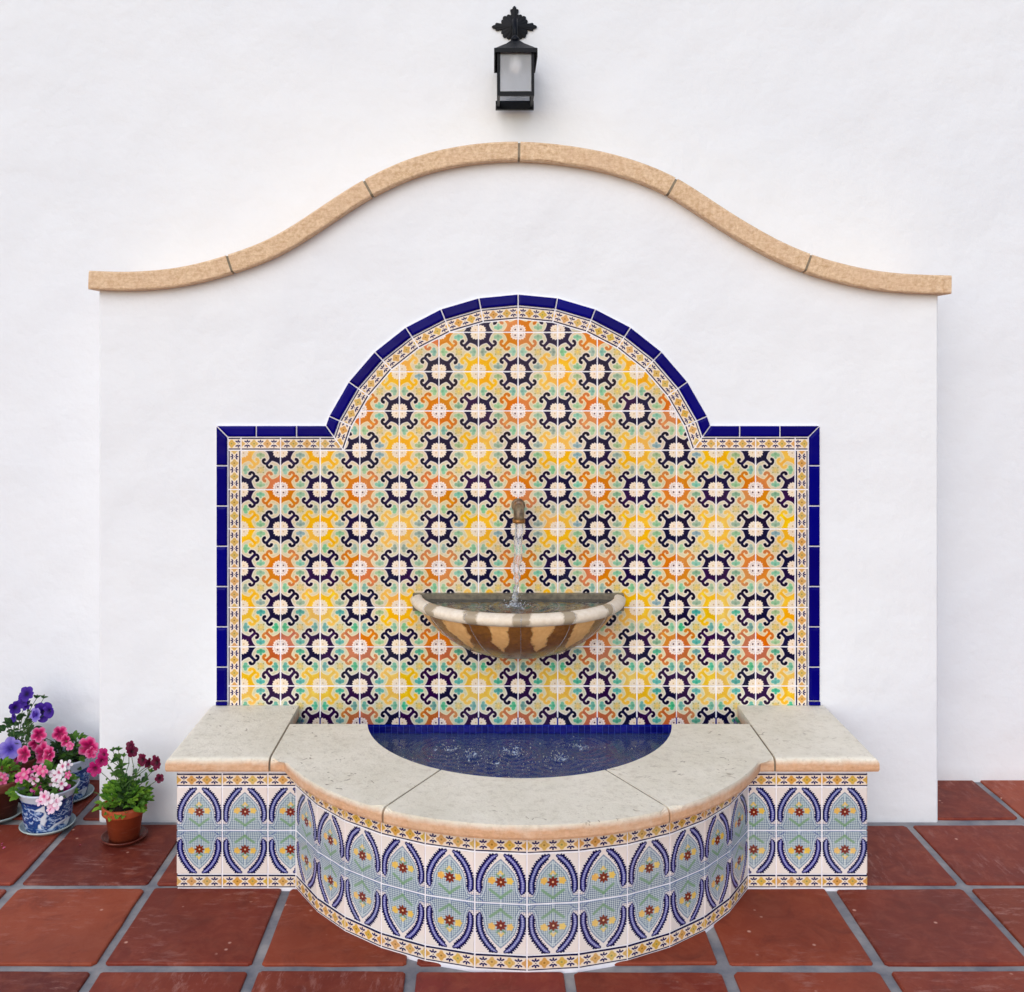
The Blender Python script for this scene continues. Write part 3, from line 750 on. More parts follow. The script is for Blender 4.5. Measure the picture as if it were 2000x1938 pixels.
# ================================================================== WATER IN THE BASIN
ZW = zl(6)-.0018-.0190
drips = [(-.245, -.16, .7), (-.137, -.26, 1.0), (0.0, -.295, .9), (.137, -.26, .8), (.245, -.16, .6)]
def inside(P, x, y):
    c = False
    for i in range(len(P)):
        (x1, y1), (x2, y2) = P[i], P[(i+1) % len(P)]
        if (y1 > y) != (y2 > y) and x < (x2-x1)*(y-y1)/(y2-y1)+x1: c = not c
    return c
def ripple(x, y, src):
    h = 0
    for sx, sy, a in src:
        d = math.hypot(x-sx, y-sy); h += a*.0030*math.cos(d*2*math.pi/.024)*math.exp(-d/.06)
    return h+.0006*math.sin(x*47+y*31)+.0005*math.sin(x*83-y*61+1)
def water_mesh(name, x0, x1, y0, y1, z, test, src, st=.004):
    nx, ny = int((x1-x0)/st), int((y1-y0)/st); V = []; idm = {}; Fc = []
    for j in range(ny+1):
        for i in range(nx+1):
            x, y = x0+i*st, y0+j*st; V.append((x, y, z+ripple(x, y, src)))
    for j in range(ny):
        for i in range(nx):
            if test(x0+(i+.5)*st, y0+(j+.5)*st):
                a = j*(nx+1)+i; Fc.append((a, a+1, a+nx+2, a+nx+1))
    bm = bmesh.new(); vv = [bm.verts.new(v) for v in V]
    for f in Fc: bm.faces.new([vv[k] for k in f])
    bmesh.ops.delete(bm, geom=[v for v in bm.verts if not v.link_faces], context='VERTS')
    me = bpy.data.meshes.new(name); bm.to_mesh(me); bm.free(); me.polygons.foreach_set('use_smooth', [True]*len(me.polygons)); return me
def water(name, col, foam, src, rough=.03):
    m = M(name, rough, .5); m.b.inputs['Transmission Weight'].default_value = .92; m.b.inputs['IOR'].default_value = 1.33; m.b.inputs['Specular IOR Level'].default_value = .10
    co = m.coord(); sp = m.sep(co); acc = None
    for sx, sy, a in src:
        dx = m.math('SUBTRACT', sp[0], sx); dy = m.math('SUBTRACT', sp[1], sy)
        d = m.math('SQRT', m.math('ADD', m.math('MULTIPLY', dx, dx), m.math('MULTIPLY', dy, dy)))
        e = m.math('MULTIPLY', m.math('SUBTRACT', 1, m.math('DIVIDE', d, .085*a), clamp=True), 1.0)
        acc = e if acc is None else m.math('MAXIMUM', acc, e)
    sc = m.n('Mapping'); sc.inputs['Scale'].default_value = (1, .7, 1); m.l(co, sc.inputs[0])
    nz = m.noise(70, 6, .75, sc.outputs[0], .6)
    k = m.ramp(m.math('ADD', nz, m.math('MULTIPLY', acc, .16)), [(.66, G(0)), (.76, G(1))])
    k = m.math('MULTIPLY', k, foam); m.color(m.mix(k, col, (.75, .82, .95, 1)))
    m.l(m.math('MULTIPLY_ADD', k, -.9, .92), m.b.inputs['Transmission Weight'])
    m.l(m.math('MULTIPLY_ADD', k, .5, rough), m.b.inputs['Roughness'])
    m.bump(m.noise(34, 4, .6), .4, .005); return m.m
psrc = [(-.19, -.13, .7), (-.13, -.17, 1.0), (-.015, -.15, .9), (.105, -.19, .7), (.165, -.11, .6), (-.07, -.23, .5)]
wm = water_mesh('water', -.60, .60, -.535, -.008, ZW, lambda x, y: inside(inr, x, y), psrc)
wt = link('water', wm, mat=water('pool_water', (.34, .56, 1.0, 1), .95, psrc)); tag(wt, 'rippled dark blue water filling the tiled basin', kind='structure')

# ================================================================== STONE BOWL
bx, by, bz = 0.0, -.008, .642
bowl = empty('stone_bowl', (bx, by, bz), label='wet tan stone half bowl on the patterned tiles catching water from the spout', cat='fountain bowl')
RB = .297; SY = .87
def bowl_mat():
    m = M('bowl_stone', .45, .5); co = m.coord(); sp = m.sep(co)
    ang = m.math('ARCTAN2', sp[0], m.math('MULTIPLY', sp[1], -1.0)); z = sp[2]
    wob = m.math('MULTIPLY', m.math('SUBTRACT', m.noise(16, 6, .7, co), .5), .26)
    best = None
    for a0, w0 in ((-1.02, .03), (-.50, .035), (0, .04), (.50, .03), (1.02, .02)):
        d = m.math('ABSOLUTE', m.math('SUBTRACT', ang, a0))
        wid = m.math('ADD', w0+.035, m.math('ADD', m.math('MULTIPLY', m.math('LESS_THAN', z, -.032), .06), m.math('MULTIPLY', m.math('POWER', m.math('DIVIDE', z, -.17, clamp=True), 5), .75)))
        e = m.math('SUBTRACT', m.math('ADD', wid, wob), d); best = e if best is None else m.math('MAXIMUM', best, e)
    wet = m.ramp(m.math('MULTIPLY_ADD', best, 11, .5), [(.35, G(0)), (.65, G(1))])
    g = m.noise(70, 6, .7, co)
    dry = m.mix(m.ramp(g, [(.35, G(0)), (.65, G(1))]), srgb(240, 190, 126), srgb(224, 168, 104))
    wetc = m.mix(m.ramp(g, [(.35, G(0)), (.65, G(1))]), srgb(146, 96, 42), srgb(116, 74, 32))
    body = m.mix(wet, dry, wetc)
    rim = m.mix(m.ramp(g, [(.35, G(0)), (.65, G(1))]), srgb(244, 232, 214), srgb(228, 212, 190))
    rimc = m.mix(wet, rim, srgb(172, 156, 132))
    isr = m.ramp(m.math('ADD', z, m.math('MULTIPLY', wob, .02)), [(0.0, G(0)), (1, G(1))])
    mr = m.n('MapRange'); mr.inputs['From Min'].default_value = -.036; mr.inputs['From Max'].default_value = -.030; m.l(z, mr.inputs[0])
    c = m.mix(mr.outputs[0], body, rimc)
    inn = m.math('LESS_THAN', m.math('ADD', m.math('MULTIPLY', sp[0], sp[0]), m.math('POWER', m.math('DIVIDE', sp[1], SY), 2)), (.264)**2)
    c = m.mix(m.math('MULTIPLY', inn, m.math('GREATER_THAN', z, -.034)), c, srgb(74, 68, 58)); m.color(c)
    # film of water on the wet streaks
    m.l(m.math('MULTIPLY_ADD', wet, -.42, .62), m.b.inputs['Roughness'])
    m.bump(m.math('ADD', g, m.math('MULTIPLY', m.noise(20, 4, .6, co), 2)), .5, .002); return m.m
MAT_BOWL = bowl_mat()
prof_rim = [(.266, -.034), (.266, -.006), (.269, -.001), (.275, .001), (.285, -.001), (.293, -.006), (.297, -.012), (.2965, -.019), (.292, -.026), (.284, -.031), (.274, -.033)]
prof_body = [(.274, -.0332), (.262, -.052), (.246, -.072), (.224, -.094), (.195, -.117), (.158, -.138), (.115, -.155), (.070, -.165), (.030, -.169), (.0001, -.170)]
link('bowl_rim', lathe('bowl_rim', prof_rim, 60, 1, SY, a0=math.pi, a1=2*math.pi), bowl, MAT_BOWL, Matrix.Translation((bx, by, bz)))
link('bowl_body', lathe('bowl_body', prof_body, 60, 1, SY, a0=math.pi, a1=2*math.pi), bowl, MAT_BOWL, Matrix.Translation((bx, by, bz)))
bm = bmesh.new(); box_bm(bm, -.292, .292, -.020, -.0001, -.045, .001)
link('back_rim', bm_mesh('back_rim', bm), bowl, plain('wet_rim_stone', srgb(128, 118, 100), srgb(96, 90, 78), 60, .35), Matrix.Translation((bx, by, bz)))
link('bowl_inside', lathe('bowl_inside', [(.262, -.03), (.255, -.05), (.22, -.09), (.15, -.13), (.07, -.152), (.0001, -.156)], 48, 1, SY, a0=math.pi, a1=2*math.pi), bowl, MAT_BOWL, Matrix.Translation((bx, by, bz)))
bwsrc = [(0.0, -.105, 1.1)]
BWZ = bz-.013
wm = water_mesh('water', -.264, .264, -.26, -.008, BWZ, lambda x, y: (x/.264)**2+((y-by)/(.264*SY))**2 < 1, bwsrc, .004)
tag(link('water', wm, mat=water('bowl_water', (.50, .54, .52, 1), .8, bwsrc)), 'shallow rippled water in the stone bowl', kind='structure')
# thin runnels of water on the bowl
mw_ = M('falling_water', .05, .5); mw_.b.inputs['Transmission Weight'].default_value = .84; mw_.b.inputs['IOR'].default_value = 1.33; mw_.color((.93, .95, 1, 1)); mw_.bump(mw_.noise(60, 3), .6, .004); MAT_FALL = mw_.m
mf = M('water_foam', .25, .6); mf.color((.86, .90, .97, 1)); mf.b.inputs['Transmission Weight'].default_value = .35; MAT_FOAM = mf.m
V = []; Fc = []
for a0 in (-1.02, -.50, 0, .50, 1.02):
    path = [(r*1.0+.0012, z) for r, z in prof_rim[4:]+prof_body[1:9]]; an = a0; P = []
    for r, z in path:
        an += random.uniform(-.008, .008); P.append((r*math.sin(an), -r*math.cos(an)*SY, z))
    me = tube('t', P, lambda t: .0005+.0007*random.random(), 5); b0 = len(V)
    V += [tuple(v.co) for v in me.vertices]; Fc += [tuple(b0+k for k in p.vertices) for p in me.polygons]
link('water_runnel', mesh('water_runnel', V, Fc, True), bowl, MAT_FALL, Matrix.Translation((bx, by, bz)))

# ================================================================== SPOUT
sp_ = empty('water_spout', (0, 0, .905), label='short bent aged metal pipe spout sticking out of the tiled wall above the bowl', cat='spout')
def metal(name, c, c2, rough):
    m = M(name, rough); m.b.inputs['Metallic'].default_value = .35; f = m.noise(60, 4, .6); m.color(m.mix(m.ramp(f, [(.35, G(0)), (.65, G(1))]), c, c2)); m.bump(f, .4, .001); return m.m
MAT_PIPE = metal('aged_pipe', srgb(150, 132, 104), srgb(96, 76, 56), .35)
MAT_BRASS = metal('rusty_lip', srgb(176, 122, 58), srgb(120, 76, 36), .4)
P = [(0, -.004, .887), (0, -.05, .887), (0, -.068, .8865), (0, -.080, .882), (0, -.087, .874), (0, -.089, .866), (0, -.089, .858)]
link('pipe', tube('pipe', P, .0145, 20), sp_, MAT_PIPE, Matrix.Identity(4))
link('lip', lathe('lip', [(.0146, -.004), (.0168, -.004), (.0168, .006), (.0146, .006), (.012, .006), (.012, -.004), (.0146, -.004)], 24), sp_, MAT_BRASS, Matrix.Translation((0, -.089, .854)))
link('flange', lathe('flange', [(.0001, 0), (.019, 0), (.019, .003), (.016, .006), (.0001, .006)], 28), sp_, MAT_PIPE, WALLF(0, .887, -.0085))
# falling stream
def stream_r(t): return (.0122-.0005*min(1, t*4)-.0065*max(0, min(1, (t-.35)*2.4))+.0016*math.sin(t*31)*t+.0012*math.sin(t*57+1)*t)
P = []
for k in range(70):
    t = k/69; P.append((-.012*t**1.5+.0012*math.sin(t*20), -.089-.014*t, .853-(.853-BWZ)*t))
st = tube('falling_water', P, stream_r, 14)
for v in st.vertices:
    q = (.853-v.co.z)/.23; v.co.x += q*(.0022*math.sin(v.co.z*240+v.co.y*500)+.0016*math.sin(v.co.z*510+v.co.y*900)); v.co.y += q*.002*math.cos(v.co.z*210+v.co.x*600)
tag(link('falling_water', st, mat=MAT_FALL), 'clear stream of water falling from the spout into the bowl', kind='stuff')
def drops(name, centres, label):
    V = []; Fc = []
    for (cx, cy, cz, n_, sp0, hh, rr) in centres:
        for _ in range(n_):
            a = random.uniform(0, 2*math.pi); d = abs(random.gauss(0, sp0)); h = max(0, random.gauss(0, hh))*math.exp(-d/ (sp0*2)); r_ = rr*random.uniform(.4, 1.2)
            x, y, z = cx+d*math.cos(a), cy+d*math.sin(a)*.8, cz+h; b0 = len(V); e = random.uniform(.8, 1.9)
            for q in ((r_, 0, 0), (-r_, 0, 0), (0, r_, 0), (0, -r_, 0), (0, 0, r_*e), (0, 0, -r_*e)): V.append((x+q[0], y+q[1], z+q[2]))
            for f in ((0, 2, 4), (2, 1, 4), (1, 3, 4), (3, 0, 4), (2, 0, 5), (1, 2, 5), (3, 1, 5), (0, 3, 5)): Fc.append(tuple(b0+k for k in f))
    o = link(name, mesh(name, V, Fc, True), mat=MAT_FOAM); tag(o, label, kind='stuff')
drops('bowl_splash', [(-.008, -.098, BWZ+.02, 60, .010, .05, .0010), (-.012, -.103, BWZ, 170, .012, .018, .0016), (-.012, -.103, BWZ, 60, .035, .003, .0012)], 'white splash where the stream hits the water in the bowl')
drops('basin_splash', [(x, y, ZW, int(60*a), .024, .016, .0013) for x, y, a in psrc]+[(random.uniform(-.28, .28), random.uniform(-.40, -.12), ZW, 5, .008, .010, .0011) for _ in range(40)]+[(random.uniform(-.33, .33), random.uniform(-.38, -.08), ZW, 1, .006, .001, .0013) for _ in range(60)], 'droplets splashing up from the dark basin water')

# ================================================================== LANTERN
lx = 0.0
lamp = empty('wall_lantern', (lx-.004, BY, 2.25), label='black iron lantern with frosted glass mounted high on the white wall', cat='lantern')
lx -= .004
ml = M('black_iron', .42, .5); f = ml.noise(40, 4); ml.color(ml.mix(ml.ramp(f, [(.35, G(0)), (.65, G(1))]), srgb(3, 7, 16), srgb(10, 14, 24))); ml.b.inputs['Metallic'].default_value = .0; ml.b.inputs['Specular IOR Level'].default_value = .15; ml.bump(f, .4, .001); MAT_IRON = ml.m
mg = M('frosted_glass', .30, .4); mg.b.inputs['Transmission Weight'].default_value = .84; mg.color((.92, .95, 1, 1)); MAT_FROST = mg.m
def mb(name, boxes, parent=lamp, mat=MAT_IRON):
    bm = bmesh.new()
    for b in boxes: box_bm(bm, *b)
    return link(name, bm_mesh(name, bm), parent, mat, Matrix.Identity(4))
LY0, LY1 = BY-.176, BY-.036; hw = .0535; zb, zt = 2.055, 2.188; e = .0085
fr = []
for sx in (-1, 1):
    for yy in (LY0, LY1-e):
        x = lx+sx*hw; fr.append((min(x, x-sx*e), max(x, x-sx*e), yy, yy+e, zb, zt))
for yy in (LY0, LY1-e): fr.append((lx-hw+e, lx+hw-e, yy+.0005, yy+e-.0005, zb, zb+.013))
for sx in (-1, 1):
    x = lx+sx*hw; a_, b_ = sorted((x-sx*.0005, x-sx*(e-.0005))); fr.append((a_, b_, LY0+e, LY1-e, zb, zb+.013))
mb('frame', fr)
fl_ = .004
mb('base_flange', [(lx-hw-fl_, lx+hw+fl_, LY1-e-.001, LY1+.004, zb-.006, zb+.020)])
g2 = .002
mb('glass_pane', [(lx-hw+e, lx+hw-e, LY0+.003, LY0+.003+g2, zb+.0132, zt)], mat=MAT_FROST)
mb('glass_pane', [(lx-hw+e, lx+hw-e, LY1-.005, LY1-.005+g2, zb+.0132, zt)], mat=MAT_FROST)
for sx in (-1, 1):
    x = lx+sx*(hw-.003); a_, b_ = sorted((x, x-sx*g2)); mb('glass_pane', [(a_, b_, LY0+e, LY1-e, zb+.0132, zt)], mat=MAT_FROST)
# hood: pyramid with a skirt
HO = .0625; hy0, hy1 = LY0-.009, LY1+.009; zk0, zk1 = 2.178, 2.190; ym = (hy0+hy1)/2
def pyr(levels):
    bm = bmesh.new(); rings = []
    for x0, x1, y0, y1, z in levels: rings.append([bm.verts.new(p) for p in ((x0, y0, z), (x1, y0, z), (x1, y1, z), (x0, y1, z))])
    for a, b in zip(rings[:-1], rings[1:]):
        for i in range(4): bm.faces.new((a[i], a[(i+1) % 4], b[(i+1) % 4], b[i]))
    bm.faces.new(rings[-1]); return bm
bm = pyr([(lx-HO+.003, lx+HO-.003, hy0+.003, hy1-.003, zk0), (lx-HO, lx+HO, hy0, hy1, zk0), (lx-HO, lx+HO, hy0, hy1, zk1), (lx-HO+.006, lx+HO-.006, hy0+.006, hy1-.006, zk1+.003), (lx-.026, lx+.026, ym-.028, ym+.028, zk1+.030), (lx-.012, lx+.012, ym-.012, ym+.012, zk1+.044)])
hood = link('hood', bm_mesh('hood', bm), lamp, MAT_IRON, Matrix.Identity(4))
mb('hood_skirt', [(lx-HO, lx-HO+.003, hy0, hy1, zk0-.014, zk0), (lx+HO-.003, lx+HO, hy0, hy1, zk0-.014, zk0), (lx-HO+.003, lx+HO-.003, hy1-.003, hy1, zk0-.014, zk0)])
# ornamental backplate: cross with fleur tips round a scalloped disc
zc = 2.312; P = []
def plate():
    C_ = [(0, 0, .041)]
    for b0 in (0, 90, 180, 270):
        C_ += [(b0, .046, .0065), (b0-8, .0535, .0058), (b0+8, .0535, .0058), (b0, .0605, .0062), (b0, .066, .0030)]
        C_ += [(b0+45, .040, .0075), (b0+27, .039, .0060), (b0+63, .039, .0060)]
    out = []
    for k in range(480):
        a = R(k*.75); r = .0
        for b0, d, q in C_:
            t = a-R(b0); disc = q*q-(d*math.sin(t))**2
            if disc > 0 and (math.cos(t) > 0 or d == 0): r = max(r, d*math.cos(t)+math.sqrt(disc))
        out.append((lx+r*math.sin(a), zc+r*math.cos(a)*.92))
    return out
O = plate(); n = len(O); V = [(x, BY-.006, z) for x, z in O]+[(x, BY+.001, z) for x, z in O]+[(lx, BY-.012, zc)]
Fc = [(i, n+i, n+(i+1) % n, (i+1) % n) for i in range(n)]+[(i, (i+1) % n, 2*n) for i in range(n)]
bm = bmesh.new(); vv = [bm.verts.new(v) for v in V]
for f_ in Fc: bm.faces.new([vv[i] for i in f_])
link('backplate', bm_mesh('backplate', bm), lamp, MAT_IRON, Matrix.Identity(4))
link('arm', tube('arm', [(lx, BY-.006, zc-.005), (lx, BY-.045, zc+.004), (lx, BY-.085, zc-.006), (lx, ym, zk1+.042)], lambda t: .009-.002*t, 10), lamp, MAT_IRON, Matrix.Identity(4))
link('finial', lathe('finial', [(.0001, -.004), (.012, 0), (.014, .006), (.009, .014), (.004, .018), (.0001, .022)], 16), lamp, MAT_IRON, Matrix.Translation((lx, ym, zk1+.044)))
mbulb = M('bulb_glass', .3); mbulb.color((.9, .86, .80, 1)); 
link('bulb', lathe('bulb', [(.0001, -.055), (.012, -.052), (.019, -.04), (.019, -.028), (.012, -.012), (.010, 0), (.0001, 0)], 20), lamp, mbulb.m, Matrix.Translation((lx, LY0+.035, zt-.002)))

# ================================================================== POTTED PLANTS
def petal_mesh(name, notch, ruffle, cup, n=40, rings=5, lobes=5):
    V = [(0, 0, -.30*cup)]; Fc = []
    for k in range(1, rings+1):
        t = k/rings
        for i in range(n):
            a = 2*math.pi*i/n; lob = abs(math.cos(lobes*a/2))**.55; r = t*(1-notch*t*(1-lob))
            z = cup*(-.30+.62*t**.55-.12*t*t)+ruffle*t*t*(math.sin(a*lobes*2+1)*.6+math.sin(a*7+2)*.4)-.10*(1-lob)*t
            V.append((r*math.cos(a), r*math.sin(a), z))
    for i in range(n): Fc.append((0, 1+i, 1+(i+1) % n))
    for k in range(rings-1):
        for i in range(n): a = 1+k*n; Fc.append((a+i, a+n+i, a+n+(i+1) % n, a+(i+1) % n))
    return mesh(name, V, Fc, True)
PET = [petal_mesh('flower', .26, .10, 1.0), petal_mesh('flower', .34, .14, 1.25), petal_mesh('flower', .20, .16, .8)]
IMP = [petal_mesh('flower', .62, .03, .25, 40, 4), petal_mesh('flower', .55, .05, .35, 40, 4)]
def leaf_mesh(w_, fold, droop):
    V = []; Fc = []; n = 6
    for k in range(n+1):
        t = k/n; ww = w_*math.sin(math.pi*min(1, t*.92+.06))**.8; z = -droop*t*t
        V += [(-ww, t, z+fold*ww), (-ww*.5, t, z+fold*ww*.3), (0, t, z), (ww*.5, t, z+fold*ww*.3), (ww, t, z+fold*ww)]
    for k in range(n):
        for i in range(4): Fc.append((k*5+i, k*5+i+1, k*5+5+i+1, k*5+5+i))
    return mesh('leaf', V, Fc, True)
LEAF = [leaf_mesh(.30, .5, .2), leaf_mesh(.36, .35, .4), leaf_mesh(.26, .6, .05)]
def leafmat(name, c, c2):
    m = M(name, .45, .4); r = m.rand(); col = m.mix(r, c, c2)
    sp = m.sep(m.coord()); vein = m.ramp(m.math('ABSOLUTE', sp[0]), [(0, G(1)), (.03, G(0))])
    m.color(m.mix(m.math('MULTIPLY', vein, .4), col, srgb(150, 190, 90))); m.b.inputs['Subsurface Weight'].default_value = 0
    m.bump(m.noise(6, 3), .5, .1)
    tr = m.n('BsdfTranslucent'); m.l(col, tr.inputs[0]); mx = m.n('MixShader'); mx.inputs[0].default_value = .3
    m.l(m.b.outputs[0], mx.inputs[1]); m.l(tr.outputs[0], mx.inputs[2]); m.l(mx.outputs[0], m.t.nodes['Material Output'].inputs[0]); return m.m
LM_BRIGHT = leafmat('bright_leaf', srgb(146, 192, 60), srgb(84, 146, 40)); LM_DARK = leafmat('dark_leaf', srgb(36, 76, 36), srgb(78, 120, 66))
LM_MID = leafmat('mid_leaf', srgb(110, 158, 56), srgb(44, 96, 36))
STEM = plain('green_stem', srgb(86, 116, 58), srgb(60, 90, 44), 60, .6)
def petmat(name, throat, mid, edge, star=0.0):
    m = M(name, .55, .3); co = m.coord(); sp = m.sep(co)
    r = m.math('SQRT', m.math('ADD', m.math('MULTIPLY', sp[0], sp[0]), m.math('MULTIPLY', sp[1], sp[1])))
    ang = m.math('ARCTAN2', sp[1], sp[0]); v = m.math('MULTIPLY', m.math('ABSOLUTE', m.math('COSINE', m.math('MULTIPLY', ang, 2.5))), star)
    rr = m.math('ADD', m.math('SUBTRACT', r, v), m.math('MULTIPLY', m.math('SUBTRACT', m.noise(3, 3), .5), .3))
    c = m.ramp(rr, [(.12, throat), (.42, mid), (.85, edge)]); m.color(c)
    tr = m.n('BsdfTranslucent'); m.l(c, tr.inputs[0]); mx = m.n('MixShader'); mx.inputs[0].default_value = .3
    m.l(m.b.outputs[0], mx.inputs[1]); m.l(tr.outputs[0], mx.inputs[2]); m.l(mx.outputs[0], m.t.nodes['Material Output'].inputs[0]); return m.m
FM = dict(purple=petmat('purple_petal', srgb(22, 8, 62), srgb(54, 20, 128), srgb(78, 42, 160)),
          violet=petmat('violet_petal', srgb(50, 30, 130), srgb(112, 92, 206), srgb(160, 144, 226)),
          pink=petmat('pink_petal', srgb(150, 6, 74), srgb(222, 36, 116), srgb(246, 156, 204), .30),
          rose=petmat('rose_petal', srgb(236, 170, 190), srgb(230, 76, 140), srgb(244, 130, 180)),
          wine=petmat('wine_petal', srgb(40, 4, 22), srgb(92, 8, 44), srgb(112, 14, 58)),
          magenta=petmat('magenta_petal', srgb(90, 6, 50), srgb(166, 18, 96), srgb(190, 30, 116)),
          white=petmat('white_petal', srgb(196, 60, 120), srgb(246, 232, 240), srgb(250, 246, 250)),
          blush=petmat('blush_petal', srgb(214, 60, 130), srgb(248, 200, 224), srgb(250, 224, 238)),
          hot=petmat('hot_pink_petal', srgb(150, 10, 90), srgb(226, 50, 150), srgb(238, 110, 186)))
def orient(pos, d, scale, spin=None):
    d = Vector(d).normalized(); q = d.to_track_quat('Z', 'Y'); m = q.to_matrix().to_4x4() @ Matrix.Rotation(random.uniform(0, 6.28) if spin is None else spin, 4, 'Z')
    return Matrix.Translation(pos) @ m @ Matrix.Diagonal((scale, scale, scale, 1))
def flower(parent, px, py, y, rad, col, kind='pet', d=None):
    p = at(px, py, y); d = d or (random.uniform(-.5, .5), -1, random.uniform(-.1, .7))
    me0 = random.choice(PET if kind == 'pet' else IMP); key = (me0.name, col)
    if key not in shared: shared[key] = me0.copy(); shared[key].materials.append(FM[col])
    s = F/(y+CAMD); link('flower', shared[key], parent, None, orient(p, d, rad/s)); return p, Vector(d).normalized()
def leaf(parent, p, d, size, mat):
    me0 = random.choice(LEAF); key = (me0.name, mat.name)
    if key not in shared: shared[key] = me0.copy(); shared[key].materials.append(mat)
    y = Vector(d).normalized(); z = (Vector((random.uniform(-.4, .4), -.5, 1))-y*Vector((0, -.5, 1)).dot(y)).normalized(); x = y.cross(z).normalized(); z = x.cross(y)
    link('leaf', shared[key], parent, None, frame(p, x, y, z) @ Matrix.Diagonal((size, size, size, 1)))
def stem(parent, a, b, r=.0011, leaves=0, mat=LM_MID, ls=.018):
    a, b = Vector(a), Vector(b); h = (b-a).length; P = []
    for k in range(8):
        t = k/7; p = a.lerp(b, t); out = Vector((b.x-a.x, b.y-a.y, 0)); p += out*(-.25*math.sin(math.pi*t)); p += Vector((random.uniform(-1, 1), random.uniform(-1, 1), 0))*h*.015; P.append(p)
    P[0] = a; P[-1] = b; link('stem', tube('stem', P, lambda t: r*(1.2-.5*t), 5), parent, STEM, Matrix.Identity(4))
    for k in range(leaves):
        t = (k+1)/(leaves+.7); i = min(6, int(t*7)); p = P[i]; an = k*2.4+random.uniform(-.5, .5)
        leaf(parent, p, (math.cos(an), math.sin(an), random.uniform(.1, .8)), ls*random.uniform(.7, 1.15), mat)
def tip(parent, p, mat, ls):
    for k in range(4): leaf(parent, p, (math.cos(k*1.7), math.sin(k*1.7)*.5, random.uniform(.5, 1.2)), ls*random.uniform(.7, 1), mat)
def dome(parent, c, rx, ry, rz, n, mat, ls, stemroot):
    for _ in range(n):
        a = random.uniform(0, 2*math.pi); h = random.uniform(-.15, 1); rr = math.sqrt(max(0, 1-h*h))*random.uniform(.55, 1)
        o = Vector((math.cos(a)*rr, math.sin(a)*rr, h)); p = Vector(c)+Vector((o.x*rx, o.y*ry, o.z*rz))
        leaf(parent, p, (o.x+random.uniform(-.4, .4), o.y+random.uniform(-.4, .4), o.z*.6+random.uniform(-.2, .4)), ls*random.uniform(.7, 1.25), mat)
def shell(prof, n=40): return lathe('pot', prof, n)
def potmat(name, c, c2, rough=.65):
    m = M(name, rough, .35); f = m.noise(14, 5, .6); g = m.noise(80, 4, .6)
    c_ = m.mix(m.ramp(f, [(.35, G(0)), (.65, G(1))]), c, c2); sc = m.n('Mapping'); sc.inputs['Scale'].default_value = (1, 1, 8); m.l(m.coord(), sc.inputs[0])
    c_ = m.mix(m.math('MULTIPLY', m.ramp(m.noise(20, 4, .6, sc.outputs[0]), [(.55, G(0)), (.75, G(1))]), .3), c_, srgb(196, 140, 116)); m.color(c_); m.bump(g, .3, .001); return m.m
MAT_POT = potmat('terracotta_pot', srgb(172, 76, 38), srgb(150, 62, 34)); MAT_POT2 = potmat('dark_terracotta', srgb(112, 54, 38), srgb(90, 42, 32)); MAT_SAUCER = potmat('dark_saucer', srgb(104, 40, 28), srgb(84, 34, 26), .4)
MAT_SOIL = plain('potting_soil', srgb(52, 38, 28), srgb(30, 22, 18), 90, .95, .2, 1, .004)
def china():
    m = M('blue_white_china', .12, .5); co = m.coord(); sp = m.sep(co)
    sc = m.n('Mapping'); sc.inputs['Scale'].default_value = (1, 1, 1.5); m.l(co, sc.inputs[0])
    a = m.ramp(m.noise(42, 4, .6, sc.outputs[0], 1.6), [(.52, G(0)), (.57, G(1))]); b = m.ramp(m.noise(110, 3, .6, co, 1), [(.52, G(0)), (.60, G(1))])
    blue = m.mix(m.noise(60, 3), srgb(12, 34, 104), srgb(44, 88, 156))
    c = m.mix(a, blue, m.mix(b, srgb(176, 196, 226), srgb(90, 130, 190)))
    cl = m.ramp(m.noise(22, 2, .5, co, .5), [(.60, G(0)), (.64, G(1))]); c = m.mix(cl, c, srgb(220, 228, 238))
    ln = m.math('LESS_THAN', m.math('ABSOLUTE', m.math('SUBTRACT', sp[2], .083)), .0018); c = m.mix(ln, c, srgb(24, 40, 110))
    ln = m.math('GREATER_THAN', sp[2], .088); c = m.mix(ln, c, srgb(196, 206, 222)); m.color(c); return m.m
MAT_CHINA = china(); MAT_GLAZW = plain('pale_glaze', srgb(190, 204, 200), srgb(164, 182, 184), 30, .2, .5, .1)
def pot_parts(root, loc, rt, rb, h, mat, lip, saucer_r=None, smat=None, soil=True):
    x, y = loc; T = Matrix.Translation; z0 = .007
    if saucer_r:
        link('saucer', lathe('saucer', [(.0001, 0), (saucer_r*.78, 0), (saucer_r*.97, .010), (saucer_r, .013), (saucer_r*.97, .0145), (saucer_r*.93, .012), (saucer_r*.74, .004), (.0001, .004)], 44), root, smat, T((x, y, z0)))
        z0 += .0042
    P = [(.0001, 0), (rb, 0)]
    if lip == 'band': P += [(rb+(rt*.9-rb)*.78, h*.76), (rt*.985, h*.765), (rt, h*.79), (rt*1.0, h*.97), (rt*.985, h), (rt*.90, h), (rt*.88, h*.97), (rt*.82, h*.7), (.0001, h*.7)]
    else: P = [(.0001, 0), (rb, 0), (rb*1.06, h*.04), (rb*1.18, h*.3), (rb*1.22, h*.6), (rt*.86, h*.80), (rt*.97, h*.95), (rt, h), (rt*.96, h*1.005), (rt*.9, h*.96), (rt*.80, h*.8), (rt*.7, h*.7), (.0001, h*.7)]
    link('pot', shell(P), root, mat, T((x, y, z0)))
    link('soil', lathe('soil', [(.0001, .006), (rt*.5, .004), (rt*.86, 0)], 20), root, MAT_SOIL, T((x, y, z0+h*.84)))
    return Vector((x, y, z0+h*.85))
